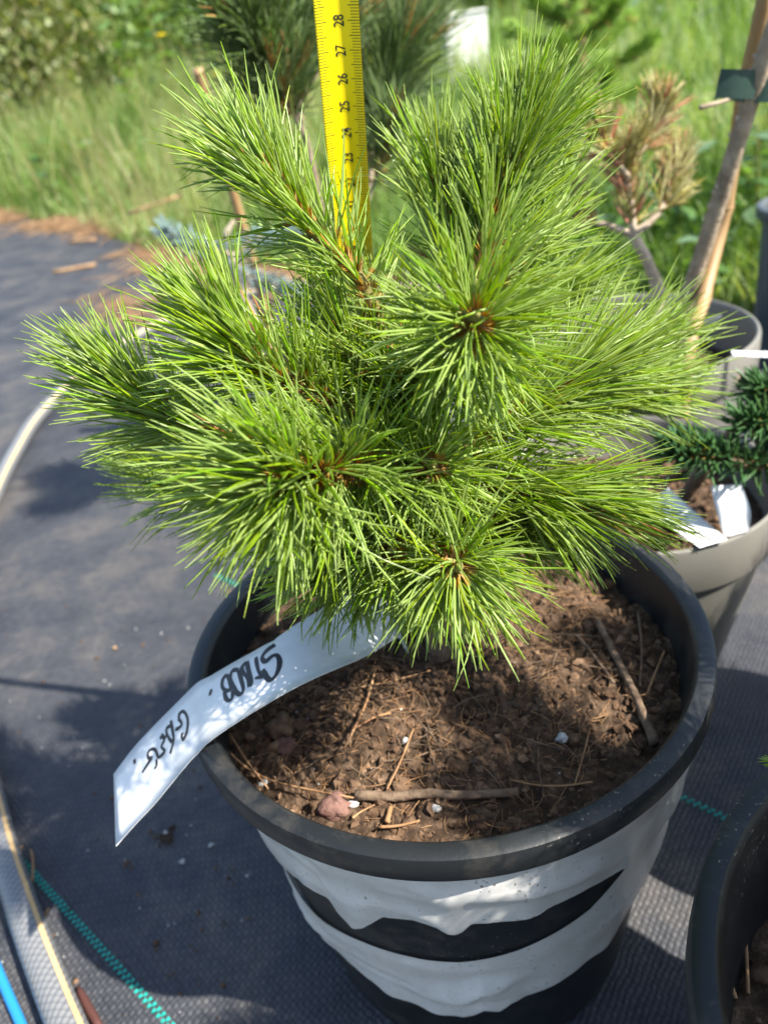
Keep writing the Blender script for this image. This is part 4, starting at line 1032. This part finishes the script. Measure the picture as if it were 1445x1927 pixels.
# ================================================================== GRASS
def blades(X, Y, Z, Hh, Wd, colf, lean=.35, seg=4):
    n = len(X); t = np.linspace(0, 1, seg + 1); az = rng.uniform(0, 2 * PI, n); ln = np.abs(rng.normal(lean, .22, n)); tw = az + rng.uniform(-1.2, 1.2, n)
    dx, dy = np.cos(az) * ln, np.sin(az) * ln
    px = X[:, None] + dx[:, None] * Hh[:, None] * t ** 1.9; py = Y[:, None] + dy[:, None] * Hh[:, None] * t ** 1.9
    pz = Z[:, None] + Hh[:, None] * (t - .22 * ln[:, None] * t ** 2.5)
    wx, wy = -np.sin(tw) * Wd, np.cos(tw) * Wd; pr = 1 - .92 * t ** 1.8
    V = np.zeros((n, seg + 1, 2, 3))
    for k_, s in enumerate((-1, 1)):
        V[:, :, k_, 0] = px + s * wx[:, None] * pr; V[:, :, k_, 1] = py + s * wy[:, None] * pr; V[:, :, k_, 2] = pz
    b = (np.arange(n) * (seg + 1) * 2)[:, None]; i = np.arange(seg)[None] * 2
    Fq = np.stack([b + i, b + i + 1, b + i + 3, b + i + 2], -1).reshape(-1, 4)
    c = np.repeat(colf[:, None], seg * 4, 1).reshape(-1, 3)
    return V.reshape(-1, 3), Fq, c
def grass_patch(name, n, dmin, dmax, hmin, hmax, wid, cols, label, xlim=(-.62, .85), p=1.0, hmod=None, lean=.35, side=None):
    d = dmin * (dmax / dmin) ** (rng.random(n * 2) ** p); a = rng.uniform(xlim[0], xlim[1], n * 2); X = a * d * 1.05; Y = d
    ok = Y > edge_y(X) + .02 + .10 * fbm(X * 5, Y * 5, 2); X, Y, d = X[ok][:n], Y[ok][:n], d[ok][:n]; m = len(X)
    H_ = rng.uniform(hmin, hmax, m) * (.75 + .9 * np.clip(fbm(X * 1.7 + 3, Y * 1.7, 3) + .3, 0, 1))
    if hmod is not None: H_ *= hmod(X, Y)
    W_ = wid * rng.uniform(.6, 1.3, m) * (.75 + .22 * d)
    ci = np.clip(1.5 * fbm(X * 1.8, Y * 1.8 + 7, 3) + .5 + rng.normal(0, .34, m), 0, .999); cols = np.array(cols); k_ = ci * (len(cols) - 1); a_ = k_.astype(int); f_ = (k_ - a_)[:, None]
    col = cols[a_] * (1 - f_) + cols[np.minimum(a_ + 1, len(cols) - 1)] * f_; col = col * rng.uniform(.75, 1.25, (m, 1))
    V, Fq, c = blades(X, Y, field_z(X, Y), H_, W_, col, lean)
    tag(link(name, mesh_np(name, V, Fq, True, c), M_grass), label, kind='stuff')
GC = [(.08, .15, .03), (.14, .24, .05), (.21, .31, .085), (.31, .37, .17)]
near = lambda X, Y: np.clip(.35 + (Y - edge_y(X)) * .9, .3, 1.0)
grass_patch('grass', 60000, .95, 6.0, .08, .24, .0028, GC, 'green meadow grass beyond the cloth', hmod=near)
grass_patch('tall_grass', 26000, 4.0, 18.0, .16, .38, .0030, GC, 'taller meadow grass farther back', p=.8)
grass_patch('seed_grass', 2000, 2.2, 8.0, .28, .50, .0014, [(.26, .27, .10), (.34, .30, .15)], 'pale seeding grass stalks in the meadow', lean=.25, xlim=(-.62, .1))
# leafy weeds: each plant its own thing
leafm = {}
def leaf_mesh(L, W, tone):
    V = []; n = 7
    for i in range(n):
        t = i / (n - 1); w_ = W * math.sin(PI * min(1, t * .96 + .04)) ** .8; z = -.25 * L * t * t
        V += [(L * t, -w_, z + .15 * w_), (L * t, 0, z), (L * t, w_, z + .15 * w_)]
    Fs = np.array([(i * 3 + k_, i * 3 + 3 + k_, i * 3 + 4 + k_, i * 3 + 1 + k_) for i in range(n - 1) for k_ in range(2)])
    return mesh_np('leaf', np.array(V), Fs, True, np.tile(np.array(tone), (len(Fs) * 4, 1)))
LM = [leaf_mesh(.07, .018, (.09, .18, .04)), leaf_mesh(.085, .014, (.13, .24, .07)), leaf_mesh(.06, .022, (.07, .15, .035)), leaf_mesh(.075, .02, (.16, .25, .13))]
for m_ in LM: m_.materials.append(M_grass)
def weed(x, y, h, nl, label, sc=1.0):
    z0 = float(field_z(x, y)); e = empty('weed', (x, y, z0), label, 'weed', 'leafy weeds in the meadow')
    bend = (random.uniform(-.15, .15), random.uniform(-.15, .15)); P = [np.array((x + bend[0] * h * t * t, y + bend[1] * h * t * t, z0 + h * t)) for t in np.linspace(0, 1, 6)]
    st_ = tube('stem', P, np.linspace(.0028, .0012, 6) * sc, 6)
    link('stem', st_, M_stem, e)
    for i in range(nl):
        t = .08 + .9 * i / nl; p = P[0] * (1 - t) + P[-1] * t; o = bpy.data.objects.new('leaf', random.choice(LM)); COL.objects.link(o); o.parent = e
        o.location = Vector(p) - e.location; s = sc * random.uniform(.6, 1.2) * (1.15 - .5 * t); o.scale = (s, s, s)
        o.rotation_euler = (random.uniform(-.4, .4), random.uniform(-.75, .1), i * 2.4 + random.uniform(-.4, .4))
WL = [(1415, 500, .26, 16, 'leafy weed right of the cane above the wide taupe pot', 1.0), (1385, 470, .30, 16, 'leafy weed just right of the sapling stem', 1.0), (1440, 430, .34, 18, 'tall leafy weed at the right picture edge', 1.1),
      (1150, 500, .20, 14, 'low leafy weed left of the pale trunk of the browning pine', .9), (1100, 520, .16, 12, 'low leafy weed behind the right side of the bright pine', .9), (1270, 500, .22, 14, 'leafy weed between pale trunk and sapling stem', .9),
      (130, 395, .10, 9, 'pale broad-leaved weed at the far cloth edge', 1.3), (225, 385, .14, 10, 'dark low weed at the cloth edge right of the pale one', 1.2), (60, 330, .40, 18, 'leafy weed at the left picture edge in the grass', 1.3),
      (1330, 560, .15, 12, 'small weed behind the cane and the taupe pot', .9)]
for px, py, h, nl, lb, sc in WL:
    p = U(px, py, 0.0)
    if p.y < edge_y(p.x) + .05: p.y = float(edge_y(p.x)) + .08
    weed(p.x, p.y, h, nl, lb, sc)
for i, (px, yy, h, lb) in enumerate(((330, 5.2, .8, 'tall weed left of the dark pine top'), (240, 5.8, .9, 'tall leafy weed near the top left'), (430, 5.5, .9, 'tall weed touching the left side of the dark pine'), (1180, 5.5, .6, 'leafy weed behind the light green conifer'), (1290, 5.0, .6, 'broad leafy weed at the top right'), (1230, 6.0, .7, 'weed between conifer and top right weed'))):
    p = D(px, 200, yy); weed(p.x, yy, h, 26, lb, 2.0)
for i, (px, py, lb) in enumerate(((40, 300, 'leafy weed low at the left edge of the meadow'), (110, 330, 'leafy weed right of the left edge in the meadow'), (180, 290, 'broad weed in the middle of the left meadow'), (270, 320, 'weed in the left meadow near the stake'), (230, 240, 'weed high in the left meadow'), (90, 230, 'weed under the upper left shrub'), (320, 250, 'weed in the grass left of the orange stake'), (1330, 330, 'weed in the lawn left of the sapling stem'), (1200, 470, 'weed behind the fork of the browning pine'))):
    p = U(px, py + 70, 0.0); weed(p.x, max(min(p.y, 5.0), float(edge_y(p.x)) + .15), random.uniform(.18, .34), 14, lb, 1.5 if px < 600 else .8)
# yellow flowers
for px, py, yy, lb in ((408, 140, 2.6, 'single yellow flower above the orange stake'), (300, 68, 4.2, 'yellow flower cluster in the upper left grass')):
    p = D(px, py, yy); z0 = float(field_z(p.x, yy)); e = empty('yellow_flower', (p.x, p.y, z0), lb, 'flower', 'yellow meadow flowers')
    link('stem', tube('stem', [np.array((p.x, p.y, z0)), np.array((p.x + .005, p.y, (z0 + p.z) / 2)), np.array(p)], .002, 6), M_stem, e)
    for k_ in range(8 if yy < 3 else 12):
        a = k_ * 2 * PI / 8; L_ = .013 if yy < 3 else .03; c = Vector((math.cos(a), math.sin(a), .3)) * L_; s_ = Vector((-math.sin(a), math.cos(a), 0)) * L_ * .4
        link('petal', mesh_py('petal', [p, p + c * .6 - s_, p + c, p + c * .6 + s_ + Vector((0, 0, .001 * k_))], [(0, 1, 2, 3)], False), M_yel, e)

# ================================================================== BACKGROUND THINGS
# white board/box far in the grass
wb = D(872, 60, 6.0); e = empty('white_crate', (wb.x, 6.0, float(field_z(wb.x, 6.0))), 'white plastic crate standing in the grass at the top', 'crate')
def boxm(name, c, s, bev=.01):
    import bmesh
    bm = bmesh.new(); bmesh.ops.create_cube(bm, size=1); bmesh.ops.scale(bm, vec=s, verts=bm.verts); bmesh.ops.bevel(bm, geom=bm.edges[:], offset=bev, segments=2, affect='EDGES'); bmesh.ops.translate(bm, vec=c, verts=bm.verts)
    me = bpy.data.meshes.new(name); bm.to_mesh(me); bm.free(); return me
zt = D(872, 28, 6.0).z; zb = float(field_z(wb.x, 6.0))
link('crate_wall', boxm('crate_wall', (wb.x, 6.0, (zt + zb) / 2), (.28, .22, zt - zb)), M_whitep, e)
link('lid_rim', boxm('lid_rim', (wb.x, 6.0, zt + .012), (.30, .24, .022)), M_whitep, e)
# light green dwarf conifer with its stake
gp = D(1080, 40, 2.6); LG = np.array([.24, .38, .06])
gz = float(field_z(gp.x, 2.6)); g = np.array((gp.x, 2.6, gz)); st_ = [([g, g + (0, 0, .25), np.array(gp) + (0, 0, .05)], .4, 160, .035, 70, 30, .008)]
for i in range(16):
    a = i * 2.4; h = .25 + .45 * (i / 16); b = g * (1 - h) + (np.array(gp) + (0, 0, .1)) * h; b = g + (np.array(gp) + (0, 0, .10) - g) * (.35 + .6 * i / 16); r_ = .24 * (1.1 - .6 * i / 16)
    st_.append(([b, b + np.array((math.cos(a) * r_ * .6, math.sin(a) * r_ * .6, .03)), b + np.array((math.cos(a) * r_, math.sin(a) * r_, .07))], .1, 210, .045, 65, 30, .004))
conifer('dwarf_conifer', g, 'fluffy light green conifer behind the top of the bright pine', 'conifer', st_, M_far, M_bark, .006, green=LG, pale=LG * 1.2, width=.0018, per=2, upbias=.1)
cane('wooden_stake', [np.array((D(1095, 60, 2.85).x, 2.85, 0.0)), np.array(D(1096, 60, 2.85)), np.array(D(1101, -30, 2.85))], .009, 'pale wooden stake beside the light green conifer', 0, cat='stake')
# tall dark container at the right edge
kc = D(1500, 480, .98); link_p = make_pot('nursery_pot', (kc.x + .034, .98), .085, .20, .014, .070, pot_mat('slate_plastic', (.05, .06, .065), (.08, .09, .095), (.2, .18, .15)), 'slate grey tall pot cut off by the right picture edge')
# shrubs at the far left
def shrub(px, yy, w_, h_, n, cols, label):
    p = D(px, 150, yy); x0 = p.x; z0 = float(field_z(x0, yy)); e = empty('shrub', (x0, yy, z0), label, 'shrub', 'shrubs behind the meadow'); 
    for i in range(7):
        a = random.uniform(0, 6.28); link('branch', tube('branch', catmull([np.array((x0, yy, z0)), np.array((x0 + math.cos(a) * w_ * .25, yy + math.sin(a) * w_ * .25, z0 + h_ * .5)), np.array((x0 + math.cos(a) * w_ * .6, yy + math.sin(a) * w_ * .6, z0 + h_ * .9))], 8), np.linspace(.015, .004, 8), 6), M_bark, e)
    th = rng.uniform(0, 2 * PI, n); cz = rng.uniform(-.85, 1, n); rr = rng.random(n) ** .4; sc = .75 + .5 * (fbm(th * 1.3, cz * 2.2, 2) + .5)
    X = x0 + np.cos(th) * np.sqrt(1 - cz.clip(-1, 1) ** 2) * w_ * rr * sc; Y = yy + np.sin(th) * np.sqrt(1 - cz ** 2) * w_ * rr * sc; Zc = z0 + h_ * .45 + cz * h_ * .55 * rr * sc
    cols = np.array(cols); col = cols[rng.integers(0, len(cols), n)] * rng.uniform(.7, 1.3, (n, 1))
    V, Fq, c = blades(X, Y, Zc, rng.uniform(.04, .10, n), rng.uniform(.010, .02, n), col, .9, 2)
    tag(link('crown', mesh_np('crown', V, Fq, True, c), M_grass, e), kind='stuff')
shrub(20, 7.5, .8, 1.5, 9000, [(.15, .20, .06), (.21, .25, .10), (.27, .26, .13)], 'dull green shrub at the upper left corner')
shrub(170, 8.5, .9, 1.4, 9000, [(.13, .21, .06), (.20, .28, .09)], 'dark green shrub next to the upper left corner one')
shrub(360, 9.5, .9, 1.3, 8000, [(.08, .15, .03), (.12, .20, .05)], 'fresh green shrub left of the dark pine top')
shrub(1300, 11.0, 1.2, 1.1, 8000, [(.08, .15, .03), (.12, .20, .05)], 'green shrub far behind at the top right')
shrub(980, 11.5, 1.2, 1.1, 8000, [(.09, .16, .03), (.14, .21, .05)], 'green shrub far behind at the top centre')
shrub(650, 10.5, 1.2, 1.2, 8000, [(.07, .13, .03), (.11, .18, .05)], 'green shrub far behind the dark pine')
